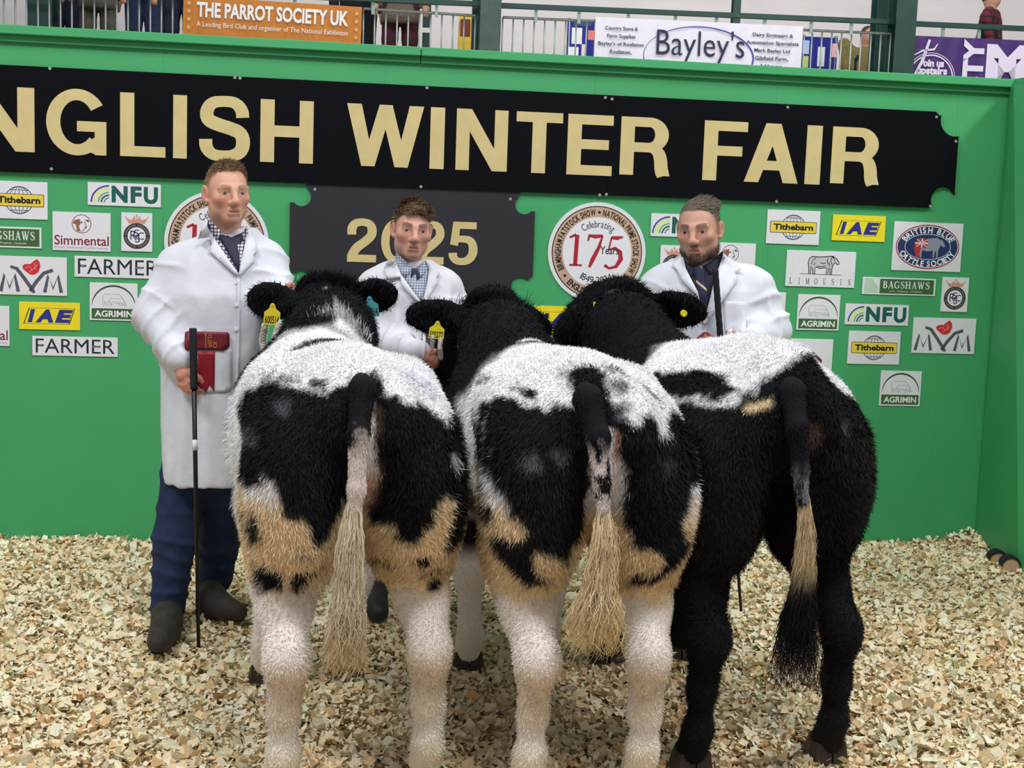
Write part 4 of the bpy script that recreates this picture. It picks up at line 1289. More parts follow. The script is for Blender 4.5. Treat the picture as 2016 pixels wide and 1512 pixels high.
class Cow:
    def __init__(s, label, rear_px, rear_d, front_px, front_d):
        """stands with the middle of its hind feet and the middle of its fore feet on two ground points"""
        r = PG(*rear_px); f = PG(*front_px)
        s.o = np.array([r[0], r[1], 0]); h = f - r; h[2] = 0
        s.wb = np.linalg.norm(h); s.yaw = math.atan2(-h[0], h[1])
        s.R = rotz(s.yaw)
        s.root = empty('cow', s.o, s.yaw, label, 'cow')
    def L(s, px, py, d):
        return s.R.T @ (P(px, py, d) - s.o)
    def T(s, px, py, yl):
        x, z = s.plane([(px, py)], yl)[0]
        return np.array([x, yl, z])
    def plane(s, pts, ylocal=-0.02):
        """photo outline -> (x,z) on the cow's own rump plane"""
        out = []
        n = s.R @ np.array([0, 1.0, 0]); o = s.o + n * ylocal
        for px, py in pts:
            d = ray(px, py); t = ((o - CAMP) @ n) / (d @ n)
            q = s.R.T @ (CAMP + d * t - s.o)
            out.append((q[0], q[2]))
        return out

def cow_body(c, hw, hip_z, poll, muzzle, earL, earR, foot, neck_mid=None, ew=.078, rump=0.0, loin=0.0):
    """c Cow; hw thigh half width; hip_z rump height; poll/muzzle/ear tips in cow space; foot half spacing of hind feet"""
    y1 = c.wb
    lo = (-.55, -.26, 0.0); hi = (.55, max(muzzle[1], poll[1]) + .25, max(poll[2], earL[2], earR[2], hip_z) + .12)
    lo = (min(-.5, earL[0] - .1, poll[0] - .25), lo[1], lo[2]); hi = (max(.5, earR[0] + .1, poll[0] + .25), hi[1], hi[2])
    f = Field(lo, hi, .0125)
    k = hip_z / 1.22; w = hw / .325
    # trunk
    f.ell((0, .27, 1.0 * k), (.282 * w, .36, .205 * k + rump * .45), .10)
    f.ell((0, .62, .90 * k), (.238 * w, .55, .275 * k), .12)
    f.ell((0, 1.00, .86 * k), (.215 * w, .36, .29 * k), .12)
    f.cone((0, .02, 1.115 * k + rump), (0, 1.05, 1.07 * k - loin), .085, .10, .10)
    for sg in (-1, 1):
        f.ell((sg * .158 * w, .12, .88 * k), (.148 * w, .225, .25 * k), .06)
        f.ell((sg * .166 * w, .11, .74 * k), (.135 * w, .18, .19 * k), .06)
        f.ell((sg * .20 * w, .38, 1.075 * k - rump * .5), (.085, .13, .10), .08)              # hook bone
        f.ell((sg * .075, -.03, 1.06 * k), (.06, .08, .075), .06)                 # pin bone
        f.chain([(sg * .188 * w, .16, .67 * k), (sg * (.5 * foot + .09), .07, .53 * k), (sg * foot * .96, -.03, .40 * k)], [.10, .070, .052], .04)
        f.cone((sg * .188 * w, .22, .67 * k), (sg * (.5 * foot + .09), .11, .52 * k), .095, .055, .04)
        f.chain([(sg * foot * .96, -.03, .41 * k), (sg * foot * .98, -.01, .25 * k), (sg * foot, .0, .125)], [.056, .037, .036], .04)
        f.chain([(sg * foot, .0, .135), (sg * foot, .035, .055)], [.045, .050], .03)
        f.ell((sg * foot * .96, -.055, .42 * k), (.033, .04, .055), .04)            # point of hock
        # fore end
        f.ell((sg * .17 * w, y1 + .02, .80 * k), (.10, .19, .27 * k), .09)
        f.chain([(sg * .17 * w, y1 + .04, .60 * k), (sg * .155, y1 - .02, .36 * k), (sg * .145, y1, .12)], [.09, .052, .036], .05)
        f.chain([(sg * .145, y1, .13), (sg * .145, y1 + .035, .055)], [.044, .050], .03)
    f.ell((0, y1 + .10, .74 * k), (.20, .22, .24 * k), .10)
    # neck and head
    nb = np.array([0, y1 - .02, .98 * k - loin]); poll = np.array(poll); muzzle = np.array(muzzle)
    mid = np.array(neck_mid) if neck_mid is not None else (nb * .5 + poll * .5 + np.array([0, .02, -.03]))
    f.cone(nb, mid, .20, .135, .12); f.cone(mid, poll + (0, .0, -.07), .135, .10, .08)
    f.cone(nb + (0, .08, -.15), mid + (0, .05, -.12), .17, .10, .10)
    fd = muzzle - poll; fd /= np.linalg.norm(fd)
    f.cone(poll + fd * .02, poll + fd * .20, .105, .10, .06)
    f.cone(poll + fd * .18, muzzle, .095, .07, .06)
    f.ell(poll, (.10, .07, .07), .05)
    f.ell(muzzle, (.075, .07, .06), .03)
    rt = np.cross(fd, [0, 0, 1.0]); rt /= np.linalg.norm(rt)
    if rt[0] < 0: rt = -rt
    for sg, tip in ((-1, np.array(earL)), (1, np.array(earR))):
        base = poll + rt * sg * .095 + np.array([0, 0, -.035])
        ax = tip - base; Ln = np.linalg.norm(ax)
        R = basis(ax, np.cross(ax, [0.15, 1, .35]))
        f.ell(base + ax * .55, (ew, .020, Ln * .52), .025, R)
        f.ell(base + ax * .58 + R[:, 1] * (-.018 if (R[1, 1] > 0) else .018), (ew * .65, .014, Ln * .38), .015, R, sub=True)
        f.cone(base - ax * .1, base + ax * .35, .038, .028, .03)
    return f

def finish_cow(c, f, paint, nfur, fur_len, hooves=True, density=None):
    V, Q = f.mesh(2)
    V = V + vnormals(V, Q) * (noise3(V, 7, 5, 2) * .006)[:, None]
    cols = paint(V, False)
    add_obj('body', mesh_np('body', V, Q, True, cols), BODYM, c.root)
    def wgt(p):
        w = np.where(p[:, 1] < .35, 1.0, .45)
        w = w * np.where(p[:, 2] < .12, .3, 1)
        return w * (density(p) if density else 1)
    p, t = scatter(V, Q, nfur, wgt)
    N = vnormals(V, Q); n = N[t].mean(1); n /= np.linalg.norm(n, axis=1)[:, None] + 1e-9
    # hair lies backward and down, with whorls
    fl = np.stack([noise3(p, 5, 31), noise3(p, 5, 32) * .5 - .15, -.75 + .6 * noise3(p, 6, 33)], 1)
    fl -= n * (fl * n).sum(1)[:, None]
    q = p + rng.normal(0, .003, p.shape)
    cl = paint(q, True)
    ln = fur_len(p) * rng.uniform(.6, 1.25, len(p))
    Vf, Ff, Cf = strands(p, n, fl * .9, ln, .0011, cl, .35, .24)
    o = add_obj('fur', mesh_np('fur', Vf, Ff, True, Cf), FURM, c.root); o['kind'] = 'stuff'
    return V, Q
def hoof_mesh():
    m = MB()
    for sg in (-1, 1):
        pts = [(-.052, -.035), (-.052, .02), (-.03, .085), (-.006, .10), (-.003, .0), (-.003, -.04)] if sg < 0 else [(.052, -.035), (.003, -.04), (.003, 0), (.006, .10), (.03, .085), (.052, .02)]
        n = len(pts)
        V = [(x * 1.08, y * 1.08, 0) for x, y in pts] + [(x * .92, y * .78 - .005, .062) for x, y in pts]
        F = [tuple(range(n))[::-1], tuple(range(n, 2 * n))] + [(i, (i + 1) % n, (i + 1) % n + n, i + n) for i in range(n)]
        if sg < 0: F = [g[::-1] for g in F]
        m.add(V, F)
    return m
_hm = hoof_mesh(); HOOF = mesh_np('hoof', np.array(_hm.v), _hm.f); HOOF.materials.append(HOOFM)
def hooves(c, foot):
    for sg in (-1, 1):
        for x, y in ((sg * foot, .035), (sg * .145, c.wb + .035)):
            o = add_obj('hoof', HOOF, None, c.root); o.location = (x, y, -.005)

def tail(c, pts, rs, colf, sw_pts, sw_rad, sw_col, nsw, hair=.0):
    """dock of the tail (pts in cow space) and its long switch"""
    P_ = np.array(pts); lo = P_.min(0) - .09; hi = P_.max(0) + .09
    f = Field(lo, hi, .006)
    for i in range(len(pts) - 1): f.cone(pts[i], pts[i + 1], rs[i], rs[i + 1], .02)
    V, Q = f.mesh(2)
    t = add_obj('tail', mesh_np('tail', V, Q, True, colf(V)), BODYM, c.root)
    p, k = scatter(V, Q, 9000); n = vnormals(V, Q)[k].mean(1); n /= np.linalg.norm(n, axis=1)[:, None]
    Vf, Ff, Cf = strands(p, n * .4, np.tile((0, 0, -1.1), (len(p), 1)), rng.uniform(.006, .012, len(p)), .0008, colf(p + rng.normal(0, .004, p.shape)), .5, .25)
    o = add_obj('tail_hair', mesh_np('tail_hair', Vf, Ff, True, Cf), FURM, t); o['kind'] = 'stuff'
    # switch: long wavy ribbons following a guide
    S = np.array(sw_pts, float); m = 9
    par = np.linspace(0, 1, len(S)); rp = np.interp
    u0 = rng.uniform(0, .55, nsw) ** 1.2
    ln = np.minimum(rng.uniform(.35, .75, nsw), 1.04 - u0)
    a = rng.uniform(0, 2 * math.pi, nsw); rr = np.sqrt(rng.uniform(0, 1, nsw))
    ph = rng.uniform(0, 6.28, nsw); fq = rng.uniform(5, 13, nsw)
    Vs = []
    for j in range(m):
        u = u0 + ln * j / (m - 1)
        ctr = np.stack([rp(u, par, S[:, i]) for i in range(3)], 1)
        rad = rp(u, par, np.array(sw_rad))
        off = rr * rad
        wav = .012 * np.sin(ph + fq * u * 3) * (j / (m - 1)) * 1.6
        cpt = ctr + np.stack([np.cos(a) * off + wav, np.sin(a) * off * .8, wav * .5 - .03 * (j / (m - 1)) * rng.uniform(0, 1, nsw) ** 3], 1)
        wd = .0016 * (1 - .75 * j / (m - 1))
        sd = np.stack([np.cos(ph), np.sin(ph), 0 * ph], 1) * wd
        Vs += [cpt + sd, cpt - sd]
    V = np.stack(Vs, 1).reshape(-1, 3)
    i = np.arange(nsw)[:, None] * 2 * m
    F = np.concatenate([i + np.array([2 * j, 2 * j + 1, 2 * j + 3, 2 * j + 2]) for j in range(m - 1)])
    C = sw_col(V)
    C = C * np.repeat(rng.uniform(.75, 1.15, nsw), 2 * m)[:, None]
    o = add_obj('tail_switch', mesh_np('tail_switch', V, F, True, np.clip(C, 0, 1)), FURM, c.root); o['kind'] = 'stuff'

def painter(c, base, patches, extra=None, oblique=(0, .12), edge=.007, ywarp=True):
    """coat colour as a function of place on the animal: patches are outlines on the rump, continued into the flanks"""
    polys = [(np.array(pl), np.array(col), soft) for pl, col, soft in patches]
    def paint(V, fine):
        q = np.stack([V[:, 0] + V[:, 1] * oblique[0], V[:, 2] + np.clip(V[:, 1], -.2, .6) * oblique[1]], 1)
        wob = np.stack([noise3(V, 28, 41, 2), noise3(V, 28, 42, 2)], 1) * .011
        q = q + wob
        if fine: q = q + rng.normal(0, .003, q.shape)
        C = base(V)
        for pl, col, soft in polys:
            lo, hi = pl.min(0) - .05, pl.max(0) + .05
            m = ((q > lo) & (q < hi)).all(1) & (V[:, 1] < .62)
            if not m.any(): continue
            d = poly_sd(q[m], pl)
            w = np.clip(.5 - d / (2 * edge * soft), 0, 1)[:, None]
            cc = col + 0 * C[m]
            C[m] = C[m] * (1 - w) + cc * w
        if extra is not None: C = extra(V, C, fine)
        if fine:
            C = C * (1 + rng.normal(0, .10, len(C)))[:, None] + np.clip(rng.normal(-.012, .009, len(C)), 0, .02)[:, None]
        return np.clip(C, 0.004, .92)
    return paint
def mixc(C, col, w):
    w = np.clip(w, 0, 1)[:, None]
    return C * (1 - w) + np.array(col) * w
def smooth(a, b, x):
    t = np.clip((x - a) / (b - a), 0, 1); return t * t * (3 - 2 * t)

def leg_base(V, zt0, zt1):
    """white animal with tawny lower thighs and hocks"""
    C = np.tile(WHITE, (len(V), 1))
    n = noise3(V, 9, 51, 2) * .04
    z = V[:, 2] + n
    C = mixc(C, TAN, smooth(zt1, zt1 - .10, z) * smooth(zt0 - .06, zt0 + .02, z) * (V[:, 1] < .7))
    leg = smooth(zt0 + .03, zt0 - .05, z)
    C = mixc(C, np.array(lin((240, 230, 222))), leg * .8)
    C = mixc(C, TAN * .8, smooth(.45, .38, z) * smooth(.18, .28, z) * smooth(.01, -.05, V[:, 1]) * np.clip(.45 + n * 9, 0, .9))
    C = mixc(C, CREAM, smooth(.2, .1, z) * .6)
    return C

# ------------------------------------------------ cow on the left
c1 = Cow('black and white cow with a white neck tuft, left of the three', (700, 1565), 0, (606, 1335), 0)
f = cow_body(c1, .325, 1.235, c1.L(640, 585, 4.9), c1.L(585, 745, 5.1), c1.L(491, 585, 4.78), c1.L(774, 566, 4.80), .205, c1.L(655, 655, 4.65))
A = c1.plane
p1 = [(A([(503, 781), (549, 751), (585, 765), (615, 775), (638, 781), (655, 765), (676, 765), (690, 740), (700, 900), (690, 1010), (668, 983), (650, 1040), (630, 1068), (619, 1061), (609, 1051), (589, 1024), (556, 1013), (549, 983), (536, 947), (516, 927), (519, 953), (500, 963), (476, 947), (480, 917), (488, 867), (493, 818)]), BLACK, 1),
      (A([(625, 748), (647, 751), (638, 771), (622, 771)]), BLACK, 1),
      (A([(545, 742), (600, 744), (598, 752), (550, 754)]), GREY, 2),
      (A([(491, 1007), (504, 1010), (511, 1044), (520, 1064), (504, 1083), (491, 1044)]), BLACK, 1),
      (A([(504, 1112), (525, 1118), (558, 1125), (557, 1166), (542, 1162), (521, 1183), (511, 1146)]), BLACK, .7),
      (A([(572, 1129), (609, 1122), (640, 1108), (619, 1125), (592, 1159), (586, 1179), (574, 1159)]), BLACK, .7),
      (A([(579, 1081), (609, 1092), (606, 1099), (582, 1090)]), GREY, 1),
      (A([(722, 735), (738, 732), (747, 781), (771, 781), (790, 794), (830, 794), (853, 818), (883, 841), (900, 811), (925, 811), (925, 851), (930, 917), (930, 1020), (914, 1068), (890, 1078), (868, 1088), (880, 1051), (877, 1024), (880, 1020), (883, 983), (863, 966), (850, 983), (840, 1020), (822, 1044), (802, 1071), (778, 1061), (765, 1027), (734, 1027), (731, 1000), (738, 917), (728, 867), (725, 780)]), BLACK, 1),
      (A([(883, 900), (899, 900), (899, 930), (886, 930)]), WHITE, 1.5),
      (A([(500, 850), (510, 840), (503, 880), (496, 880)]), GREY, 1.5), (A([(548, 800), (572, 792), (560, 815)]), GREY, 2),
      (A([(809, 1102), (835, 1092), (850, 1104), (838, 1115), (820, 1112)]), BLACK, .7),
      (A([(826, 1130), (870, 1121), (868, 1128), (830, 1138)]), BLACK, .7), (A(oval_pts(861, 1157, 16, 13, 10)), BLACK, .7),
      (A([(731, 1108), (782, 1112), (780, 1118), (733, 1115)]), BLACK, .7),
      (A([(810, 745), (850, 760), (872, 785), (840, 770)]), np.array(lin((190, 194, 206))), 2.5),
      (A([(725, 790), (740, 800), (742, 860), (728, 870)]), np.array(lin((92, 72, 66))), 1.2)]
ear_tip1 = [c1.L(497, 588, 4.95), c1.L(770, 570, 4.95)]
w_1 = c1.wb
def ex1(V, C, fine):
    y, z, x = V[:, 1], V[:, 2], V[:, 0]
    n = noise3(V, 9, 61, 2)
    C = mixc(C, BLACK, smooth(w_1 - .08, w_1 + .0, y + n * .05 - .1 * smooth(1.05, .95, z)) * smooth(.55, .62, z + n * .04))
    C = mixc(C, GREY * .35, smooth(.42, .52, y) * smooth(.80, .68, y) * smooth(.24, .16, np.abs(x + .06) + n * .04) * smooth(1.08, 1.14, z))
    m = (y > w_1 - .10) & (z > .9)
    zt_, zb_ = c1.L(650, 612, 4.6)[2], c1.L(650, 690, 4.6)[2]
    tuft = smooth(.0, -.03, np.abs(x - c1.L(655, 655, 4.6)[0]) + n * .02 - .11 * np.clip((zt_ - z) / (zt_ - zb_), 0, 1.1)) * (y < w_1 + .32) * smooth(w_1 - .1, w_1, y)
    C = mixc(C, WHITE, tuft)
    C = mixc(C, PINK, smooth(.05, .02, np.abs(x)) * (y < .02) * smooth(.98, .9, z) * smooth(.8, .86, z) * .8)
    return C
paint1 = painter(c1, lambda V: leg_base(V, .60, .90), p1, ex1, (0.0, .12))
def flen(p): return np.where((p[:, 1] > .98) & (p[:, 2] > 1.12), .008, 0) + np.where((p[:, 2] < .60), .0065, np.where(p[:, 2] > 1.06, .010, .023)) + .003 * noise3(p, 4, 9)
finish_cow(c1, f, paint1, 130000, flen)
def tuft(cow, name, guide_px, d, spread, n, length, col, up):
    r0 = np.array([cow.L(px, py, d) for px, py in guide_px]); t = rng.uniform(0, len(r0) - 1.001, n); i = t.astype(int); fr = (t - i)[:, None]
    root = r0[i] * (1 - fr) + r0[i + 1] * fr + rng.normal(0, spread, (n, 3)) * (1, .6, .5)
    W, F, C_ = strands(root, np.tile((0, -.6, .3), (n, 1)), np.tile(up, (n, 1)) + rng.normal(0, .18, (n, 3)), rng.uniform(.5, 1.2, n) * length, .0012, np.tile(col, (n, 1)) * rng.uniform(.85, 1.08, n)[:, None], .15, .25)
    o = add_obj(name, mesh_np(name, W, F, True, np.clip(C_, 0, .92)), FURM, cow.root); o['kind'] = 'stuff'
tuft(c1, 'neck_tuft', [(632, 672), (640, 650), (650, 634), (668, 640), (688, 662), (705, 678)], 4.53, .022, 2600, .055, WHITE, (-.05, -.1, 1.0))
tuft(c1, 'poll_tuft', [(598, 572), (620, 562), (645, 560), (672, 566), (690, 575)], 4.86, .022, 2500, .05, BLACK, (.25, -.1, .8))
hooves(c1, .205)
tl = [c1.T(710, 745, .02), c1.T(714, 765, -.115), c1.T(706, 850, -.165), c1.T(702, 960, -.17), c1.T(698, 1000, -.17)]
def tcol1(V):
    z = V[:, 2] + noise3(V, 35, 71, 2) * .05
    C = np.tile(np.array(lin((226, 214, 208))), (len(V), 1))
    return mixc(C, BLACK, smooth(.98, 1.05, z))
tail(c1, tl, [.027, .032, .025, .020, .017], tcol1, [c1.T(700, 950, -.17), c1.T(690, 1060, -.165), c1.T(685, 1160, -.14), c1.T(680, 1240, -.13), c1.T(678, 1318, -.13)],
     [.010, .032, .036, .050, .060], lambda V: mixc(np.tile(np.array(lin((238, 226, 204))), (len(V), 1)), np.array(lin((206, 178, 118))), smooth(.62, .40, V[:, 2]) * .8), 1500)

# ------------------------------------------------ cow in the middle
c2 = Cow('black and white cow facing left with a yellow ear tag, in the middle', (1152, 1570), 0, (1000, 1312), 0)
f = cow_body(c2, .315, 1.235, c2.L(972, 612, 5.02), c2.L(872, 735, 5.2), c2.L(804, 620, 4.92), c2.L(1082, 640, 4.95), .165, c2.L(985, 672, 4.8))
A = c2.plane
p2 = [(A([(993, 798), (1018, 784), (1045, 801), (1076, 808), (1100, 798), (1121, 812), (1150, 800), (1160, 870), (1150, 911), (1152, 935), (1155, 970), (1148, 1014), (1141, 1060), (1124, 1071), (1114, 1108), (1100, 1098), (1083, 1081), (1070, 1085), (1042, 1085), (1042, 1112), (1063, 1132), (1083, 1146), (1049, 1152), (1026, 1142), (998, 1115), (982, 1091), (975, 1061), (1015, 1061), (1032, 1044), (1031, 1035), (1000, 1018), (987, 970), (973, 918), (973, 884), (980, 849), (983, 822)]), BLACK, 1),
      (A([(935, 781), (956, 750), (993, 746), (1014, 738), (983, 767), (973, 794), (956, 832), (938, 815)]), BLACK, 1),
      (A([(1042, 770), (1059, 763), (1074, 777), (1059, 794), (1045, 787)]), BLACK, 1),
      (A([(949, 1001), (966, 995), (973, 1020), (968, 1035), (952, 1030)]), BLACK, 1),
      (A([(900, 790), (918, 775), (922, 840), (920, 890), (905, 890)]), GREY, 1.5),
      (A([(940, 870), (955, 868), (950, 900), (940, 905)]), BLACK, 1.2),
      (A([(1190, 726), (1215, 728), (1238, 736), (1240, 744), (1210, 739)]), BLACK, .8),
      (A([(1265, 753), (1293, 774), (1314, 792), (1306, 796), (1282, 777)]), BLACK, .8),
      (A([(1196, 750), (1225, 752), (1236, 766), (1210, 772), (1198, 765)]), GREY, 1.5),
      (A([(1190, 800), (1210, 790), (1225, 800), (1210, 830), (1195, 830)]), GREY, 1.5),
      (A([(1185, 830), (1210, 825), (1238, 832), (1248, 815), (1269, 812), (1282, 832), (1289, 860), (1310, 860), (1317, 836), (1330, 812), (1380, 830), (1390, 901), (1385, 946), (1350, 960), (1341, 997), (1327, 1021), (1327, 1034), (1340, 1054), (1367, 1054), (1354, 1085), (1320, 1118), (1293, 1149), (1252, 1156), (1242, 1142), (1259, 1129), (1286, 1129), (1300, 1108), (1286, 1085), (1269, 1074), (1252, 1085), (1235, 1068), (1225, 1034), (1227, 1021), (1224, 987), (1220, 946), (1213, 901), (1195, 870)]), BLACK, 1),
      (A([(1128, 735), (1150, 722), (1185, 730), (1200, 800), (1195, 850), (1130, 850), (1118, 815)]), BLACK, 1),
      (A([(1150, 840), (1160, 838), (1166, 900), (1172, 950), (1162, 950), (1150, 890)]), np.array(lin((196, 150, 128))), 1),
      (A([(1194, 850), (1206, 852), (1204, 900), (1196, 900)]), np.array(lin((196, 150, 128))), 1),
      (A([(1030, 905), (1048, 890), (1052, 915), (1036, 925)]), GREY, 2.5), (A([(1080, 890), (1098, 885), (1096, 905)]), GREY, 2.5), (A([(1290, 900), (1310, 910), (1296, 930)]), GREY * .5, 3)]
w_2 = c2.wb
def ex2(V, C, fine):
    y, z, x = V[:, 1], V[:, 2], V[:, 0]
    n = noise3(V, 9, 81, 2)
    C = mixc(C, BLACK, smooth(w_2 - .26, w_2 - .14, y + n * .07) * smooth(.56, .64, z + n * .04))
    C = mixc(C, WHITE, smooth(.6, .8, noise3(V * (3, 6, 9), 1.6, 85)) * (y > w_2 - .3) * (y < w_2 + .1) * smooth(.95, 1.05, z))
    C = mixc(C, BLACK, (y > w_2 - .2) * smooth(.40, .48, z) * smooth(.62, .55, z) * (x < 0))
    return C
paint2 = painter(c2, lambda V: leg_base(V, .585, .88), p2, ex2, (0.0, .12))
finish_cow(c2, f, paint2, 130000, flen)
tuft(c2, 'poll_tuft', [(925, 600), (950, 596), (980, 596), (1010, 610), (1030, 630)], 4.94, .022, 2500, .05, BLACK, (.3, -.1, .7))
hooves(c2, .165)
tl = [c2.T(1150, 765, .02), c2.T(1158, 785, -.115), c2.T(1178, 860, -.165), c2.T(1186, 940, -.17), c2.T(1188, 1000, -.17)]
def tcol2(V):
    z = V[:, 2]
    C = np.tile(np.array(lin((218, 208, 210))), (len(V), 1))
    sp = noise3(V * (1, 1, .6), 70, 91, 1)
    C = mixc(C, BLACK, smooth(.1, .3, sp) * smooth(.80, .86, z))
    return mixc(C, BLACK, smooth(1.0, 1.06, z + noise3(V, 35, 92) * .03))
tail(c2, tl, [.028, .035, .028, .021, .017], tcol2, [c2.T(1187, 975, -.17), c2.T(1190, 1060, -.165), c2.T(1180, 1150, -.15), c2.T(1172, 1210, -.14), c2.T(1172, 1275, -.14)],
     [.010, .034, .042, .075, .085], lambda V: mixc(np.tile(np.array(lin((236, 216, 180))), (len(V), 1)), np.array(lin((220, 194, 134))), smooth(.62, .50, V[:, 2]) * .8), 1400)

# ------------------------------------------------ mainly black cow
c3 = Cow('mostly black cow with a white patch over its back, on the right', (1505, 1510), 0, (1270, 1300), 0)
f = cow_body(c3, .335, 1.262, c3.L(1228, 596, 5.02), c3.L(1128, 655, 5.25), c3.L(1150, 572, 5.02), c3.L(1384, 606, 4.88), .225, c3.L(1232, 655, 4.85), .090, .038, .06)
A = lambda pts: c3.plane(pts, .1)
p3 = [(A([(1300, 745), (1327, 713), (1356, 682), (1413, 660), (1477, 640), (1524, 630), (1563, 630), (1605, 655), (1640, 700), (1672, 735), (1712, 790), (1645, 772), (1603, 744), (1581, 713), (1575, 702), (1549, 691), (1520, 695), (1491, 720), (1466, 731), (1449, 752), (1431, 770), (1420, 749), (1434, 734), (1413, 720), (1388, 727), (1374, 720), (1356, 731), (1327, 734)]), WHITE, 1),
      (A([(1352, 774), (1381, 777), (1420, 763), (1431, 770), (1399, 786), (1363, 788)]), WHITE * .8, 1),
      (A([(1416, 788), (1452, 777), (1441, 795), (1420, 806)]), TAN, 1),
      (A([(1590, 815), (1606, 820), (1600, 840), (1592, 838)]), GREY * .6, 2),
      (A([(1512, 820), (1535, 815), (1545, 860), (1535, 870), (1520, 850)]), np.array(lin((92, 74, 66))), 1.2)]
w_3 = c3.wb
def ex3(V, C, fine):
    y, z, x = V[:, 1], V[:, 2], V[:, 0]
    n = noise3(V, 9, 101, 2)
    C = mixc(C, WHITE, smooth(.45, .6, y) * smooth(.80, .72, y + n * .05) * smooth(.22, .17, np.abs(x) + n * .05) * smooth(1.05, 1.12, z))
    C = mixc(C, WHITE * .8, 0 * smooth(.74, .84, noise3(V * (2.5, 5, 8), 1.7, 105)) * (y > w_3 - .35) * (y < w_3 + .1) * smooth(1.0, 1.08, z))
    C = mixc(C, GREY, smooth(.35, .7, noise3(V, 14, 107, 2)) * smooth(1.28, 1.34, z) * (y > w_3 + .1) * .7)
    C = mixc(C, TAN * .7, (y > w_3 - .2) * (x > 0) * smooth(.62, .5, z) * smooth(.3, .4, z) * .8)
    rust = smooth(.2, .6, noise3(V, 3, 109)) * .008
    return C + rust[:, None] * np.array([1, .75, .5])
paint3 = painter(c3, lambda V: np.tile(BLACK * .8, (len(V), 1)), p3, ex3, (0.18, .12))
finish_cow(c3, f, paint3, 130000, flen)
tuft(c3, 'poll_tuft', [(1195, 584), (1220, 574), (1245, 578), (1262, 592)], 4.96, .018, 2000, .045, BLACK, (.4, -.1, .5))
tuft(c3, 'pale_wisps', [(1222, 588), (1236, 582), (1246, 592)], 4.93, .008, 260, .04, GREY * 2.2, (.4, -.1, -.2))
hooves(c3, .225)
tl = [c3.T(1548, 738, .05), c3.T(1560, 770, -.11), c3.T(1570, 840, -.165), c3.T(1576, 920, -.17), c3.T(1580, 985, -.17)]
def tcol3(V):
    z = V[:, 2]
    sp = noise3(V * (1, 1, .5), 60, 111, 2)
    C = np.tile(BLACK, (len(V), 1))
    return mixc(C, GREY * 1.6, smooth(-.1, .5, sp) * smooth(.98, .90, z))
zA, zB = c3.L(1580, 1085, 3.9)[2], c3.L(1580, 1130, 3.9)[2]
tail(c3, tl, [.030, .034, .027, .021, .018], tcol3, [c3.T(1580, 960, -.17), c3.T(1588, 1050, -.165), c3.T(1580, 1150, -.14), c3.T(1570, 1240, -.13), c3.T(1570, 1345, -.13)],
     [.014, .024, .030, .060, .085], lambda V: mixc(np.tile(np.array(lin((214, 194, 160))), (len(V), 1)), BLACK, smooth(zA, zB, V[:, 2] + 0 * V[:, 0])), 1700)

# ------------------------------------------------ ear tags, head collars, strap
def ear_tag(cow, label, px, py, d, w, h, colour, digits, yaw=0.0, tiltz=0.0, part=False):
    q = P(px, py, d)
    m = MB(); W, H_ = w / 2, h
    poly = [(-W, -H_), (W, -H_), (W, -H_ * .42), (W * .42, -H_ * .24), (W * .26, -H_ * .06), (W * .12, 0), (-W * .12, 0), (-W * .26, -H_ * .06), (-W * .42, -H_ * .24), (-W, -H_ * .42)]
    m.prism(poly, -.0015, .0015)
    o = m.build('ear_tag', colour, cow.root)
    lm = Matrix.Translation(Vector(q)) @ Matrix.Rotation(yaw, 4, 'Z') @ Matrix.Rotation(tiltz, 4, 'Y')
    o.matrix_parent_inverse = Matrix.Identity(4)
    o.matrix_basis = (Matrix.Translation(cow.root.location) @ Matrix.Rotation(cow.yaw, 4, 'Z')).inverted() @ lm
    o['label'] = label
    if digits:
        Flat(.0022).text(digits, -W * .88, W * .88, -H_ * .94, -H_ * .58, bold=.02).build('digits', mat('tag_ink', (40, 42, 30), rough=.6), o)
    b = MB().tube([(0, -.004, -H_ * .08), (0, .002, -H_ * .08)], .005, 10); b.build('stud', colour, o)
    return o
TAGY = mat('tag_yellow', (222, 206, 40), rough=.45, var=.03); TAGB = mat('tag_teal', (70, 150, 160), rough=.45, var=.03)
d1 = 4.86
ear_tag(c1, 'yellow ear tag', 537, 597, 4.74, .058, .078, TAGY, '600514', tiltz=.03)
ear_tag(c1, 'teal ear tag', 727, 583, 4.755, .058, .075, TAGB, '500514', tiltz=-.12)
ear_tag(c2, 'yellow ear tag', 862, 632, 4.84, .056, .066, TAGY, '500277', tiltz=.08)
ear_tag(c3, 'yellow ear tag seen edge-on', 1170, 594, 4.84, .056, .075, TAGY, '', yaw=1.35)
for cw, px, py, d, r, lab in ((c3, 1346, 617, 4.84, .013, 'round yellow ear button'), (c2, 1029, 624, 4.9, .011, 'round yellow ear button')):
    q = cw.R.T @ (P(px, py, d) - cw.o)
    m = MB().tube([(q[0], q[1] - .006, q[2]), (q[0], q[1] + .003, q[2])], [r * .9, r], 14); o = m.build('ear_button', TAGY, cw.root); o['label'] = lab
ROPE = mat('cotton_rope', (206, 200, 190), rough=.95, var=.25, scale=140)
def twisted(pts, r, name, parent, inv):
    pts = [inv(p) for p in pts]
    fine = []
    for i in range(len(pts) - 1):
        for t in np.linspace(0, 1, 14, endpoint=False): fine.append(pts[i] * (1 - t) + pts[i + 1] * t)
    fine.append(pts[-1]); fine = np.array(fine)
    m = MB()
    for s_ in range(3):
        ph = np.arange(len(fine)) * .8 + s_ * 2.094
        m.tube(fine + np.stack([np.cos(ph), .3 * np.sin(ph), np.sin(ph)], 1) * r * .55, r * .62, 6)
    return m.build(name, ROPE, parent, smooth=True)
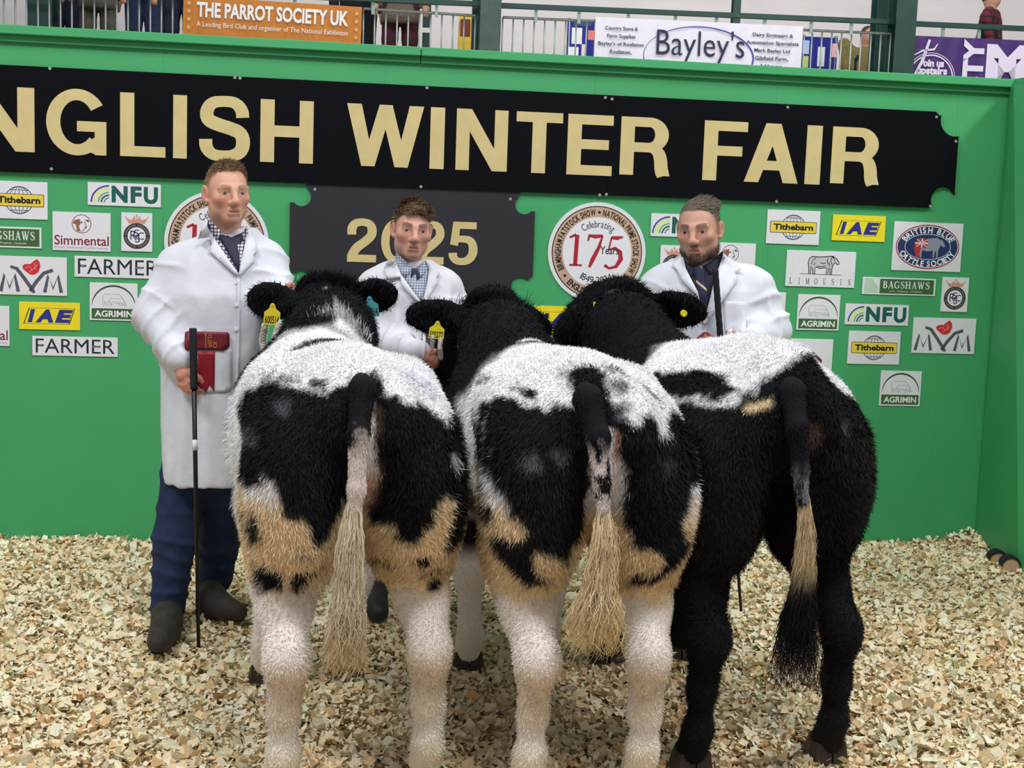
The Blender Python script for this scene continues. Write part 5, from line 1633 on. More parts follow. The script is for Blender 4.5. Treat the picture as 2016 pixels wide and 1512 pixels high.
def halter(cow, label, runs, ring=None):
    r = empty('halter', cow.o, 0, label, 'halter')
    inv = lambda p: np.array(p) - cow.o
    for pts, rad in runs: twisted([P(*p) for p in pts], rad, 'rope', r, inv)
    if ring is not None:
        px, py, d, rr = ring
        q = inv(P(px, py, d)); m = MB()
        m.tube([(q[0] + rr * math.cos(a), q[1] - .01, q[2] + rr * math.sin(a)) for a in np.linspace(0, 2 * math.pi, 17)], .003, 6)
        m.build('ring', mat('brass', (170, 150, 110), rough=.3, metal=.8), r)
    return r
halter(c1, 'white rope halter hanging below the yellow-tagged ear of the left cow', [([(548, 640, 4.74), (540, 665, 4.75), (528, 700, 4.77), (520, 735, 4.8)], .010), ([(522, 640, 4.76), (516, 670, 4.78), (524, 705, 4.78), (520, 732, 4.8)], .012),
       ([(552, 632, 4.74), (546, 660, 4.74), (535, 690, 4.74)], .008), ([(541, 655, 4.73), (545, 690, 4.73), (549, 712, 4.73)], .004)])
halter(c2, 'pale rope halter with a brass ring on the middle cow', [([(868, 668, 4.83), (866, 685, 4.83), (868, 705, 4.85)], .009), ([(852, 662, 4.83), (850, 690, 4.85)], .007)], (912, 682, 4.78, .019))
LEATHER = mat('dark_leather', (40, 34, 32), rough=.5, var=.2)
st_o = P(1500, 690, 4.75)
st_r = empty('back_strap', st_o, 0, 'dark red strap lying over the back of the mostly black cow', 'strap')
def strap(pts, wd, name, material):
    Q_ = [P(*p) - st_o for p in pts]; V = []
    for q in Q_: V += [q + (0, 0, wd / 2), q - (0, 0, wd / 2), q + (0, .006, wd / 2), q + (0, .006, -wd / 2)]
    F = []
    for i in range(len(Q_) - 1):
        a = 4 * i; F += [(a + 1, a + 5, a + 4, a), (a + 2, a + 6, a + 7, a + 3), (a, a + 4, a + 6, a + 2), (a + 3, a + 7, a + 5, a + 1)]
    F += [(0, 2, 3, 1), (a + 4, a + 5, a + 7, a + 6)]
    add_obj(name, mesh_np(name, np.array(V), F, False), material, st_r)

# ================================================================== handlers
SKINM = mat_attr('skin', rough=.5, spec=.35, bump=.12, bscale=420)
COATM = mat('white_coat_cotton', (217, 221, 232), rough=.85, var=.025, scale=18, spec=.2, bump=.55, bscale=11)
COATM2 = mat('white_coat_creamy', (218, 220, 228), rough=.85, var=.03, scale=14, spec=.2, bump=.55, bscale=12)
JEANS = mat('dark_denim', (30, 44, 78), rough=.9, var=.25, scale=22, bump=.3, bscale=300)
DARKTR = mat('dark_trousers', (34, 36, 44), rough=.9, var=.2)
BOOT = mat('worn_boot', (52, 46, 42), rough=.75, var=.3, scale=25, bump=.3, bscale=90)
HAIRM = mat_attr('head_hair', rough=.5, spec=.4, bscale=60)

def drape(name, pts, bvh, material, parent, off=.004, th=.003, spacing=8, push=0.0, smooth_it=3):
    """cloth piece cut to an outline (photo px) and laid on the figure below it; pts px; returns object"""
    pts = [np.array(p, float) for p in pts]
    ar = sum(pts[i][0] * pts[(i + 1) % len(pts)][1] - pts[(i + 1) % len(pts)][0] * pts[i][1] for i in range(len(pts)))
    if ar < 0: pts = pts[::-1]
    b = []
    for i in range(len(pts)):
        a, c = pts[i], pts[(i + 1) % len(pts)]
        n = max(1, int(np.linalg.norm(c - a) / spacing))
        b += [a + (c - a) * k / n for k in range(n)]
    B = np.array(b); lo, hi = B.min(0), B.max(0)
    gx, gy = np.meshgrid(np.arange(lo[0], hi[0], spacing), np.arange(lo[1], hi[1], spacing))
    G = np.stack([gx.ravel(), gy.ravel()], 1)
    if len(G): G = G[poly_sd(G, B) < -spacing * .5]
    A = np.concatenate([B, G]) if len(G) else B
    res = delaunay_2d_cdt([Vector(p) for p in A], [], [list(range(len(B)))], 1, 1e-5)
    W = np.array([tuple(v) for v in res[0]]); T = [tuple(f) for f, og in zip(res[2], res[5]) if len(og)]
    D = np.full(len(W), np.nan)
    for i, (x, y) in enumerate(W):
        r = ray(x, y); r = r / np.linalg.norm(r)
        h = bvh.ray_cast(Vector(CAMP), Vector(r))
        if h[0] is not None: D[i] = h[3]
    ok = ~np.isnan(D)
    if not ok.any(): return None
    med = np.median(D[ok])
    D[~ok] = med
    D = np.clip(D, med - .15, med + .12)
    nb = [set() for _ in W]
    for t in T:
        for i in range(3): nb[t[i]] |= {t[(i + 1) % 3], t[(i + 2) % 3]}
    for _ in range(smooth_it):
        D = np.array([min(D[i], .5 * D[i] + .5 * np.mean([D[j] for j in nb[i]])) if nb[i] else D[i] for i in range(len(D))])
    rays = np.array([ray(x, y) / np.linalg.norm(ray(x, y)) for x, y in W])
    o = np.array(parent.location)
    Vf = CAMP + rays * (D - off - th)[:, None] - o
    Vb = CAMP + rays * (D - off)[:, None] - o
    n = len(W); V = np.concatenate([Vf, Vb])
    # image y runs downward, so flip
    F = []
    edges = {}
    for t in T:
        F.append(t[::-1]); F.append(tuple(i + n for i in t))
        for i in range(3):
            e = (t[i], t[(i + 1) % 3]); edges[e] = 1
    for (a, c) in edges:
        if (c, a) not in edges: F.append((a, c, c + n, a + n))
    me = mesh_np(name, V, F, True)
    return add_obj(name, me, material, parent)

def head_mesh(yaw, pitch, roll, beard=0.0, lean=1.0, mouth_open=0.0, wide=1.0, res=.0026):
    """face towards -y in its own space; returns V, Q, mask data (own space) ; height .235"""
    f = Field((-.11, -.14, -.215), (.11, .13, .135), res)
    w = wide
    f.ell((0, .018, .035), (.075 * w, .097, .083), .03)
    f.ell((0, -.03, -.02), (.062 * w, .066, .088), .035)
    f.ell((0, -.066, -.092), (.030 * w, .026, .022), .03)
    for sg in (-1, 1):
        f.ell((sg * .050 * w, -.008, -.062), (.018, .036, .030), .03)
        f.ell((sg * .046 * w, -.060, -.018), (.022, .022, .018), .025)
        f.cone((sg * .012, -.0925, .0195), (sg * .046 * w, -.079, .0205), .0105, .009, .015)
        f.ell((sg * .032, -.101, .003), (.017, .012, .011), .012, sub=True)
        f.cone((sg * .019, -.0885, .0088), (sg * .045, -.0805, .0072), .0046, .0040, .006)
        f.cone((sg * .019, -.0870, -.0040), (sg * .045, -.0795, -.0028), .0038, .0036, .006)
        f.ell((sg * .0135, -.103, -.034), (.0085, .011, .0075), .008)
        f.ell((sg * .007, -.110, -.0415), (.0035, .006, .003), .003, sub=True)
        R = rotz(sg * -.35) @ roty(sg * .12)
        f.ell((sg * .081 * w, .014, -.004), (.010, .020, .033), .008, R)
        f.ell((sg * .090 * w, .009, .002), (.006, .012, .021), .005, R, sub=True)
        f.ell((sg * .078 * w, .004, -.030), (.008, .010, .009), .006)
    f.cone((0, -.092, .018), (0, -.117, -.026), .0095, .0115, .014)
    f.ell((0, -.117, -.030), (.0125, .0115, .0105), .010)
    f.cone((-.017, -.091, -.0595), (.017, -.091, -.0595), .0065, .0065, .010)
    f.cone((-.015, -.090, -.0715 - mouth_open), (.015, -.090, -.0715 - mouth_open), .0075, .0075, .010)
    f.cone((-.022, -.0995, -.0655 - mouth_open * .5), (.022, -.0995, -.0655 - mouth_open * .5), .0028 + mouth_open * .4, .0028 + mouth_open * .4, .004, sub=True)
    f.cone((0, .020, -.05), (0, .040, -.22), .054 * lean, .064 * lean, .03)
    V, Q = f.mesh(1)
    return V, Q
def head_rot(yaw, pitch, roll):
    return rotz(yaw) @ rotx(pitch) @ roty(roll)

def face_cols(V, tone, hair, brow, stub, hairline, redness=1.0, lips=(168, 98, 92)):
    """natural colouring of the head in its own space"""
    x, y, z = V[:, 0], V[:, 1], V[:, 2]
    C = np.tile(np.array(lin(tone)), (len(V), 1))
    n = noise3(V, 60, 5, 2)
    red = np.array(lin((206, 118, 100)))
    g = lambda cx, cy, cz, r: np.exp(-(((np.abs(x) - cx) ** 2 + (y - cy) ** 2 + (z - cz) ** 2) / r ** 2))
    C = mixc(C, red, redness * (.55 * g(.045, -.07, -.03, .025) + .6 * g(0, -.118, -.03, .016) + .5 * g(.085, .01, 0, .03)) + .08 * n)
    C = mixc(C, np.array(lin((150, 96, 84))), .35 * g(.032, -.09, .003, .014))
    C = mixc(C, np.array(lin(lips)), .42 * smooth(.023, .018, np.abs(x)) * smooth(.0125, .008, np.abs(z + .066)) * (y < -.08))
    C = mixc(C, np.array(lin((70, 34, 32))), smooth(.021, .018, np.abs(x)) * smooth(.0026, .0010, np.abs(z + .0658)) * (y < -.085))
    hb = np.array(lin(brow))
    zb = .0225 + .004 * np.sin((np.abs(x) - .012) / .038 * 2.6)
    C = mixc(C, hb, .85 * smooth(.0085, .004, np.abs(z - zb)) * smooth(.010, .015, np.abs(x)) * smooth(.053, .046, np.abs(x)) * (y < -.05))
    if stub > 0:
        s_ = smooth(-.045, -.065, z - .35 * np.clip(y + .03, -.05, .05)) * (y < .03) * (z > -.135)
        s_ = np.maximum(s_, .9 * smooth(.032, .02, np.abs(x)) * smooth(-.040, -.047, z) * (z > -.06) * (y < -.07))
        s_ *= 1 - smooth(.022, .017, np.abs(x)) * smooth(.013, .009, np.abs(z + .066))
        C = mixc(C, np.array(lin(brow)), s_ * stub * (.85 + .3 * n))
    h = hairline(x, y, z)
    C = mixc(C, np.array(lin(hair)), h)
    return np.clip(C, .003, .9), h

def eyes(root, M, iris):
    for sg in (-1, 1):
        m = MB(); n = 14
        V, F, C = [], [], []
        c = np.array([sg * .032, -.0775, .0025]); r = .0125
        for i in range(n + 1):
            th = math.pi * i / n
            for j in range(n):
                a = 2 * math.pi * j / n
                dv = np.array([math.sin(th) * math.cos(a), -math.cos(th), math.sin(th) * math.sin(a)])
                V.append(M(c + r * dv))
                C.append(lin((14, 12, 12)) if th < .22 else lin(iris) if th < .50 else lin((168, 156, 150)))
        for i in range(n):
            for j in range(n): F.append((i * n + j, i * n + (j + 1) % n, (i + 1) * n + (j + 1) % n, (i + 1) * n + j))
        add_obj('eye', mesh_np('eye', np.array(V), F, True, np.array(C)), mat_attr('eye_surface', rough=.15, spec=.6), root)

def hair_strands(root, V, Q, h, comb, length, n, col, M, lift=.25, width=.0012):
    """strands rooted where the hair mask h is set; comb(p)->direction, length(p)"""
    T = Q[h[Q].mean(1) > .5]
    p, k = scatter(V, T, n)
    nr = vnormals(V, Q)[k].mean(1); nr /= np.linalg.norm(nr, axis=1)[:, None] + 1e-9
    d = comb(p) + nr * lift + rng.normal(0, .16, p.shape)
    d /= np.linalg.norm(d, axis=1)[:, None]
    L = length(p) * rng.uniform(.7, 1.2, len(p))
    m = 5; Vs = []
    pos = p - nr * .002; cur = d
    sd = np.cross(d, nr + rng.normal(0, .3, nr.shape)); sd /= np.linalg.norm(sd, axis=1)[:, None] + 1e-9
    for j in range(m):
        w = width * (1 - .8 * j / (m - 1))
        Vs += [pos + sd * w, pos - sd * w]
        pos = pos + cur * (L / (m - 1))[:, None]
        # bend to follow the skull
        cur = cur - nr * (.10 * (1 if lift > 0 else 0)) + np.array([0, 0, -.05])
        cur = cur / np.linalg.norm(cur, axis=1)[:, None]
    W = np.stack(Vs, 1).reshape(-1, 3)
    i = np.arange(len(p))[:, None] * 2 * m
    F = np.concatenate([i + np.array([2 * j, 2 * j + 1, 2 * j + 3, 2 * j + 2]) for j in range(m - 1)])
    cc = np.array(lin(col)) * rng.uniform(.6, 1.5, len(p))[:, None]
    o = add_obj('hair', mesh_np('hair', M(W), F, True, np.repeat(np.clip(cc, 0, .9), 2 * m, 0)), HAIRM, root)
    o['kind'] = 'stuff'

def hand_field(f, wrist, palm, fingers, thumb, rp=.024):
    """fingers: list of joint chains; all points in person space"""
    f.cone(wrist, palm, .026, rp + .004, .02)
    for ch in fingers:
        f.chain([np.array(palm) * .35 + np.array(ch[0]) * .65] + list(ch), [.012] + [.0098, .0092, .0085, .0072][:len(ch)], .007)
    f.chain([np.array(wrist) * .5 + np.array(palm) * .5] + list(thumb), [.016, .0125, .0105, .0085][:len(thumb) + 1], .010)
def skin_hand(V):
    C = np.tile(np.array(lin((206, 150, 130))), (len(V), 1))
    return mixc(C, np.array(lin((190, 110, 96))), .35 + .35 * noise3(V, 55, 8, 2))

class Person:
    def __init__(s, label, base, rot=0.0):
        s.o = np.array(base, float); s.root = empty('person', s.o, 0, label, 'person'); s.bv = []; s.body = []
    def p(s, px, py, d): return P(px, py, d) - s.o
    def solid(s, name, f, material, relax=2, wrinkle=0.0, wscale=9, seed=3, stretch=(1, 1, 1), folds=None, keep=True):
        V, Q = f.mesh(relax)
        N = vnormals(V, Q)
        if wrinkle:
            w = noise3(V * np.array(stretch), wscale, seed, 3)
            w = 1 - np.abs(w) * 2                     # ridged, like creases
            V = V + N * (w * wrinkle)[:, None]
        if folds is not None: V = V + N * folds(V)[:, None]
        o = add_obj(name, mesh_np(name, V, Q, True), material, s.root)
        if keep: s.bv.append((V + s.o, Q))
        return V, Q
    def bvh(s):
        vs, fs, n = [], [], 0
        for V, Q in s.bv:
            vs += [Vector(v) for v in V]; fs += [tuple(int(i) + n for i in q) for q in Q]; n += len(V)
        return BVHTree.FromPolygons(vs, fs)
    def add_body(s, V, Q, C): s.body.append((V, Q, C))
    def build_body(s):
        n = 0; Vs, Qs, Cs = [], [], []
        for V, Q, C in s.body:
            Vs.append(V); Qs.append(Q + n); Cs.append(C); n += len(V)
        add_obj('body', mesh_np('body', np.concatenate(Vs), np.concatenate(Qs), True, np.concatenate(Cs)), SKINM, s.root)

def creases(pa, pb, amp, freq, seed, rad=.12):
    """cloth folds running around a limb between two joints"""
    pa, pb = np.array(pa), np.array(pb); ax = pb - pa; L = np.linalg.norm(ax); ax = ax / L
    def fn(V):
        t = (V - pa) @ ax
        d = np.linalg.norm(V - pa - t[:, None] * ax, axis=1)
        m = smooth(rad * 1.3, rad * .8, d) * smooth(-.05, .03, t) * smooth(L + .05, L - .03, t)
        ph = t * freq * 6.28 + noise3(V, 8, seed) * 2.6 + noise3(V, 3, seed + 1) * 3
        return amp * m * ((1 - np.abs(np.sin(ph * .5))) ** 2.2 * 2 - .5)
    return fn

# ------------------------------------------------------------------ tall handler on the left
D = 5.13
h1 = Person('handler in a white coat and jeans holding a long black stick, left', (P(380, 1250, D)[0], D, 0))
p = h1.p
zf = lambda py, d=D, px=420: p(px, py, d)[2]
# coat
f = Field((-.50, -.40, .50), (.50, .45, 1.62), .0085)
def row(py, l, r, dep, dy=0.0, d=D):
    a, b = p(l, py, d), p(r, py, d)
    return ((a[2] + b[2]) / 2, (a[0] + b[0]) / 2, dy, abs(b[0] - a[0]) / 2, dep)
f.loft([row(448, 416, 500, .07, .05), row(464, 396, 514, .09, .04), row(482, 372, 526, .11, .03), row(515, 346, 540, .13, .02), row(580, 332, 538, .15, 0), row(660, 326, 524, .155, 0), row(730, 322, 514, .155, 0), row(830, 322, 508, .165, 0), row(900, 326, 500, .17, 0), row(946, 330, 494, .172, 0)], .03, 2.3)
shR, elR, wrR = p(348, 526, D + .02), p(303, 620, D - .02), p(352, 706, D - .16)
shL, elL, wrL = p(528, 522, D + .03), p(545, 588, D - .06), p(564, 584, D - .20)
f.chain([shR, elR, wrR], [.082, .070, .056], .05)
f.chain([shL, elL, wrL], [.078, .066, .05], .05)
f.cone(p(372, 510, D + .02), p(512, 508, D + .02), .066, .066, .05)
c1f, c2f = creases(shR, elR, .006, 9, 3), creases(elR, wrR, .008, 12, 5)
def folds1(V):
    a = c1f(V) + c2f(V) + creases(shL, elL, .006, 10, 9)(V)
    vert = np.sin(V[:, 0] * 55 + noise3(V * (1, 1, .35), 5, 12) * 3.4) * smooth(1.15, .95, V[:, 2]) * .0045
    return a + vert
coat1 = h1.solid('coat', f, COATM, 2, .004, 7, 21, (1, 1, .5), folds1)
# jeans and boots
f = Field((-.45, -.35, .05), (.40, .60, 1.0), .011)
f.chain([p(372, 900, D), p(345, 1060, D - .06), p(328, 1222, D - .12)], [.10, .082, .066], .03)
f.chain([p(442, 900, D + .02), p(432, 1060, D + .14), p(418, 1168, D + .24)], [.10, .080, .068], .03)
f.cone(p(385, 880, D), p(430, 880, D), .10, .10, .04)
cA, cB = creases(p(345, 1060, D - .06), p(328, 1222, D - .12), .005, 15, 31), creases(p(432, 1060, D + .14), p(418, 1168, D + .24), .005, 15, 33)
cC = creases(p(372, 900, D), p(345, 1060, D - .06), .003, 9, 35)
h1.solid('jeans', f, JEANS, 2, .003, 9, 23, (1, 1, 1), lambda V: cA(V) + cB(V) + cC(V), keep=False)
def boot(per, ankle, heel, toe, r=.05, material=BOOT, name='boot'):
    ankle, heel, toe = [np.array(q, float) for q in (ankle, heel, toe)]
    P_ = np.stack([ankle, heel, toe]); f = Field(P_.min(0) - .1, P_.max(0) + .1, .007)
    f.cone(ankle, heel + (0, 0, .03), r * 1.15, r * .95, .03); f.cone(heel + (0, 0, .0), toe, r * .95, r * .66, .03); f.cone(ankle * .4 + heel * .6 + (0, 0, .02), toe * .75 + heel * .25, r, r * .8, .03)
    zmin = min(heel[2], toe[2]) - r * .75
    f.cut(lambda x, y, z: zmin - z)
    V, Q = f.mesh(2); add_obj(name, mesh_np(name, V, Q, True), material, per.root)
    g = Field(P_.min(0) - .1, P_.max(0) + .1, .007); g.cone(heel, toe, r * 1.02, r * .74, .02); g.cut(lambda x, y, z: np.maximum(zmin - .012 - z, z - zmin - .012))
    V, Q = g.mesh(1); add_obj('sole', mesh_np('sole', V, Q, True), mat('rubber_sole', (30, 27, 25), rough=.8), per.root)
def on_floor(per, px, py, z=.045): return PG(px, py, z) - per.o
boot(h1, p(328, 1205, D - .12), on_floor(h1, 330, 1240), on_floor(h1, 310, 1268), .052)
boot(h1, p(418, 1160, D + .24), on_floor(h1, 412, 1193), on_floor(h1, 470, 1206), .052)
# head
def place_head(per, cx, cy, d, yaw, pitch, roll, scale=1.0, **kw):
    V, Q = head_mesh(yaw, pitch, roll, **kw)
    R = head_rot(yaw, pitch, roll); c = per.p(cx, cy, d)
    M = lambda q: (np.asarray(q) * scale) @ R.T + c
    return V, Q, M
V, Q, M = place_head(h1, 447, 380, D - .02, math.radians(28), math.radians(2), math.radians(-2), 1.03, mouth_open=.0006, wide=.97)
def hl1(x, y, z):      # short back and sides, high forehead
    front = smooth(.078, .088, z + .5 * np.clip(y + .06, 0, .2) - .15 * np.abs(x))
    side = smooth(-.025, .015, y + .55 * np.clip(z - .0, -.05, .09) - .012) * smooth(-.045, -.03, z) * (np.abs(x) < .0865)
    side *= 1 - smooth(.0, .01, np.abs(x) - .073) * (z < .03) * (y < .035)
    return np.clip(np.maximum(front, side), 0, 1)
C, hm = face_cols(V, (214, 164, 142), (134, 110, 82), (150, 112, 84), .28, hl1, 1.0)
h1.add_body(M(V), Q, C); eyes(h1.root, M, (90, 84, 70))
h1.bv.append((M(V) + h1.o, Q))
hair_strands(h1.root, V, Q, hm, lambda q: np.stack([.25 + 0 * q[:, 0], -.7 * smooth(.03, .08, q[:, 2]) + .1, .15 + 0 * q[:, 0]], 1), lambda q: .008 + .016 * smooth(.04, .10, q[:, 2]), 9000, (150, 124, 92), M)
# hands
f = Field(wrR - .16, wrR + .16, .0032)
st_x = 383
a = lambda px, py, dd: p(px, py, D - .17 + dd)
hand_field(f, wrR, a(362, 738, -.01), [[a(374, 752, -.035), a(386, 764, -.040), a(394, 770, -.02)], [a(368, 757, -.032), a(380, 769, -.038), a(389, 774, -.02)], [a(361, 758, -.025), a(371, 769, -.03), a(380, 773, -.015)], [a(354, 756, -.015), a(363, 766, -.02), a(370, 770, -.01)]],
           [a(380, 735, -.022), a(392, 745, -.03), a(398, 752, -.03)], .027)
V, Q = f.mesh(1); h1.add_body(V, Q, skin_hand(V))
f = Field(wrL - .13, wrL + .13, .0034)
b = lambda px, py, dd: p(px, py, D - .22 + dd)
hand_field(f, b(562, 592, .02), b(568, 580, 0), [[b(572, 568, -.02), b(579, 564, -.02), b(581, 572, -.01)], [b(566, 566, -.022), b(573, 560, -.025), b(577, 567, -.02)], [b(562, 570, -.02), b(566, 563, -.025), b(572, 566, -.025)], [b(560, 576, -.02), b(563, 570, -.026), b(568, 573, -.026)]], [b(574, 584, -.02), b(578, 577, -.03), b(580, 572, -.03)], .022)
V, Q = f.mesh(1); h1.add_body(V, Q, skin_hand(V))
# hidden core so that the figure is continuous under its clothes
f = Field((-.4, -.3, .3), (.4, .45, 1.62), .025)
f.cone(p(450, 512, D + .03), p(430, 900, D), .08, .12, .05); f.chain([shR, elR, wrR], [.06, .05, .035], .03); f.chain([shL, elL, wrL], [.06, .05, .03], .03); f.cone(shR, shL, .06, .06, .03)
V, Q = f.mesh(1); h1.add_body(V, Q, skin_hand(V))
h1.build_body()
B = h1.bvh()
SH1 = mat_check('tattersall_shirt', (226, 222, 228), (74, 58, 96), 75, .3)
TIE1 = mat('navy_tie', (24, 28, 54), rough=.6, var=.15)
drape('shirt', [(409, 430), (416, 440), (436, 459), (462, 468), (480, 456), (487, 446), (488, 478), (482, 515), (470, 541), (452, 515), (424, 474), (406, 450)], B, SH1, h1.root, .003)
drape('tie', [(434, 461), (455, 467), (477, 458), (479, 473), (467, 481), (472, 512), (471, 537), (458, 516), (446, 495), (439, 480), (430, 469)], B, TIE1, h1.root, .008, .005)
drape('shirt_collar', [(409, 427), (417, 437), (438, 458), (430, 471), (416, 460), (408, 444)], B, SH1, h1.root, .010, .004)
drape('shirt_collar', [(476, 458), (487, 444), (489, 462), (481, 478)], B, SH1, h1.root, .010, .004)
drape('lapel', [(409, 432), (398, 446), (389, 471), (413, 467), (417, 482), (410, 493), (466, 543), (470, 539), (448, 508), (424, 472), (408, 446)], B, COATM, h1.root, .012, .005)
drape('lapel', [(487, 447), (500, 470), (507, 492), (499, 502), (502, 512), (471, 545), (470, 538), (476, 508), (483, 478)], B, COATM, h1.root, .012, .005)
drape('front_edge', [(466, 545), (472, 545), (473, 640), (470, 760), (468, 940), (462, 940), (464, 760), (467, 640)], B, COATM, h1.root, .002, .003)
drape('pocket', [(392, 690), (456, 686), (456, 766), (444, 772), (392, 772)], B, COATM, h1.root, .003, .003)
for py in (556, 600, 648):
    q = B.ray_cast(Vector(CAMP), Vector(ray(466, py)).normalized())[0]
    if q is not None:
        q = np.array(q) - h1.o; m = MB().tube([q + (0, -.008, 0), q], .006, 10); m.build('button', mat('white_button', (230, 230, 232), rough=.4), h1.root)
# things he carries
MARO = mat('maroon_card', (112, 26, 40), rough=.55, var=.06)
def carried(name, label, cat, outline, bvh, material, off, th, base):
    r = empty(name, base, 0, label, cat)
    o = drape('card' if cat == 'card' else 'cloth', outline, bvh, material, r, off, th)
    return r
r = carried('prize_card', 'maroon prize card tucked in the tall handler\'s coat pocket', 'card', [(364, 655), (368, 652), (448, 654), (452, 658), (452, 682), (440, 690), (366, 688), (363, 684)], B, MARO, .008, .004, P(408, 670, D - .16))
o = drape('gold_print', [(404, 656), (406, 656), (406, 688), (404, 688)], B, mat('gold_print', (176, 120, 60), rough=.5), r, .013, .0006, 6)
def card_text(txt, cx, cy, hgt, wid, bvh, root, lift):
    V, F = text_geo(txt, .02); lo, hi = V.min(0), V.max(0); U = (V - lo) / (hi - lo)
    h = bvh.ray_cast(Vector(CAMP), Vector(ray(cx, cy)).normalized())
    dd = h[0][1] - lift
    W = np.array([P(cx + (.5 - (1 - u[1])) * hgt, cy - (u[0] - .5) * wid, dd) for u in U]) - np.array(root.location)
    add_obj('gold_lettering', mesh_np('gold_lettering', W, F), mat('gold_print', (176, 120, 60)), root)
card_text('FIELD', 413, 671, 8, 24, B, r, .016)
card_text('CK', 423, 678, 8, 14, B, r, .016)
r2 = carried('rosette_ribbon', 'red ribbon hanging from the tall handler\'s coat pocket', 'ribbon', [(390, 692), (423, 692), (422, 772), (413, 758), (405, 774), (398, 764), (389, 776)], B, mat('crimson_satin', (150, 26, 48), rough=.4, var=.15, scale=14), .008, .002, P(406, 735, D - .16))
def stick(label, a, b, r, base, marks=(), grip=None):
    q = empty('show_stick', base, 0, label, 'stick')
    a, b, base = np.array(a), np.array(b), np.array(base)
    m = MB().tube([a - base, b - base], [r, r * .72], 10); m.build('shaft', mat('black_stick', (18, 17, 19), rough=.4, var=.1), q, True)
    if grip is not None:
        m = MB(); n = 22; pts = [a + (b - a) * t for t in np.linspace(-.003, grip, n)]
        m.tube([x_ - base for x_ in pts], [r * (1.55 if i % 2 else 1.4) for i in range(n)], 10); m.build('grip', mat('rubber_grip', (26, 26, 30), rough=.8), q, True)
    for t in marks:
        c = a + (b - a) * t; u = (b - a) / np.linalg.norm(b - a)
        m = MB().tube([c - base - u * .02, c - base + u * .02], r * 1.06, 10); m.build('band', mat('white_tape', (226, 226, 226), rough=.5), q, True)
    return q
tipg = PG(391, 1274, .0)
stick('long black show stick in the tall handler\'s hand', P(380, 648, D - .215), tipg, .0098, tipg, (.365,), .19)

# ------------------------------------------------------------------ young handler in the middle
D2 = 5.36
h2 = Person('young handler in a white coat and open checked collar, in the middle', (P(760, 1215, D2)[0], D2, 0))
p = h2.p
f = Field((-.50, -.45, .45), (.50, .40, 1.50), .0085)
def row(py, l, r, dep, dy=0.0, d=D2):
    a, b = p(l, py, d), p(r, py, d)
    return ((a[2] + b[2]) / 2, (a[0] + b[0]) / 2, dy, abs(b[0] - a[0]) / 2, dep)
f.loft([row(512, 768, 848, .07, .05), row(522, 752, 858, .088, .04), row(540, 734, 876, .105, .03), row(580, 722, 890, .125, .01), row(640, 724, 888, .13, 0), row(720, 726, 884, .13, 0), row(800, 724, 884, .14, 0), row(900, 720, 886, .15, 0)], .03, 2.3)
sR, eR, wR = p(733, 574, D2 + .02), p(722, 664, D2 - .03), p(822, 694, D2 - .24)
sL, eL, wL = p(880, 574, D2 + .02), p(912, 650, D2 + .03), p(886, 620, D2 - .14)
f.chain([sR, eR, wR], [.072, .064, .05], .05); f.chain([sL, eL, wL], [.070, .062, .048], .05)
f.cone(p(752, 560, D2 + .02), p(864, 560, D2 + .02), .062, .062, .05)
cr = [creases(sR, eR, .006, 9, 41), creases(eR, wR, .009, 12, 43), creases(sL, eL, .006, 9, 45), creases(eL, wL, .006, 12, 46)]
h2.solid('coat', f, COATM2, 2, .004, 8, 51, (1, 1, .5), lambda V: sum(c_(V) for c_ in cr))
f = Field((-.35, -.30, .05), (.35, .30, .95), .012)
f.chain([p(775, 880, D2), p(755, 1040, D2), p(738, 1165, D2 + .0)], [.10, .075, .065], .03)
f.chain([p(835, 880, D2), p(845, 1040, D2 + .05), p(850, 1160, D2 + .1)], [.10, .075, .065], .03)
h2.solid('trousers', f, DARKTR, 2, .004, 10, 55, keep=False)
boot(h2, p(738, 1150, D2), on_floor(h2, 734, 1192), on_floor(h2, 746, 1207), .05, mat('black_boot', (34, 32, 32), rough=.6, var=.2))
boot(h2, p(850, 1150, D2 + .1), on_floor(h2, 848, 1182), on_floor(h2, 862, 1196), .05, mat('black_boot', (34, 32, 32)))
V, Q, M = place_head(h2, 811, 452, D2 - .02, math.radians(12), math.radians(4), math.radians(3), 1.0, wide=.93, lean=.92)
def hl2(x, y, z):
    front = smooth(.050, .060, z + .62 * np.clip(y + .06, -.05, .2) - .1 * np.abs(x))
    side = smooth(-.03, .01, y + .6 * np.clip(z, -.05, .09) - .008) * smooth(-.055, -.035, z) * (np.abs(x) < .082)
    side *= 1 - smooth(.0, .01, np.abs(x) - .066) * (z < .03) * (y < .035)
    return np.clip(np.maximum(front, side), 0, 1)
C, hm = face_cols(V, (212, 160, 140), (84, 68, 50), (84, 64, 48), .12, hl2, .7, (176, 96, 92))
h2.add_body(M(V), Q, C); eyes(h2.root, M, (70, 66, 58)); h2.bv.append((M(V) + h2.o, Q))
top = lambda q: smooth(.035, .075, q[:, 2])
hair_strands(h2.root, V, Q, hm, lambda q: np.stack([.22 + .7 * noise3(q, 26, 3), -1.0 * top(q) + .25, .12 * top(q) - .35 * (1 - top(q)) + .5 * noise3(q, 26, 4)], 1), lambda q: .007 + .030 * top(q), 11000, (128, 104, 76), M, .20, .0015)
f = Field(wL - .15, wL + .15, .0034)
b = lambda px, py, dd: p(px, py, D2 - .16 + dd)
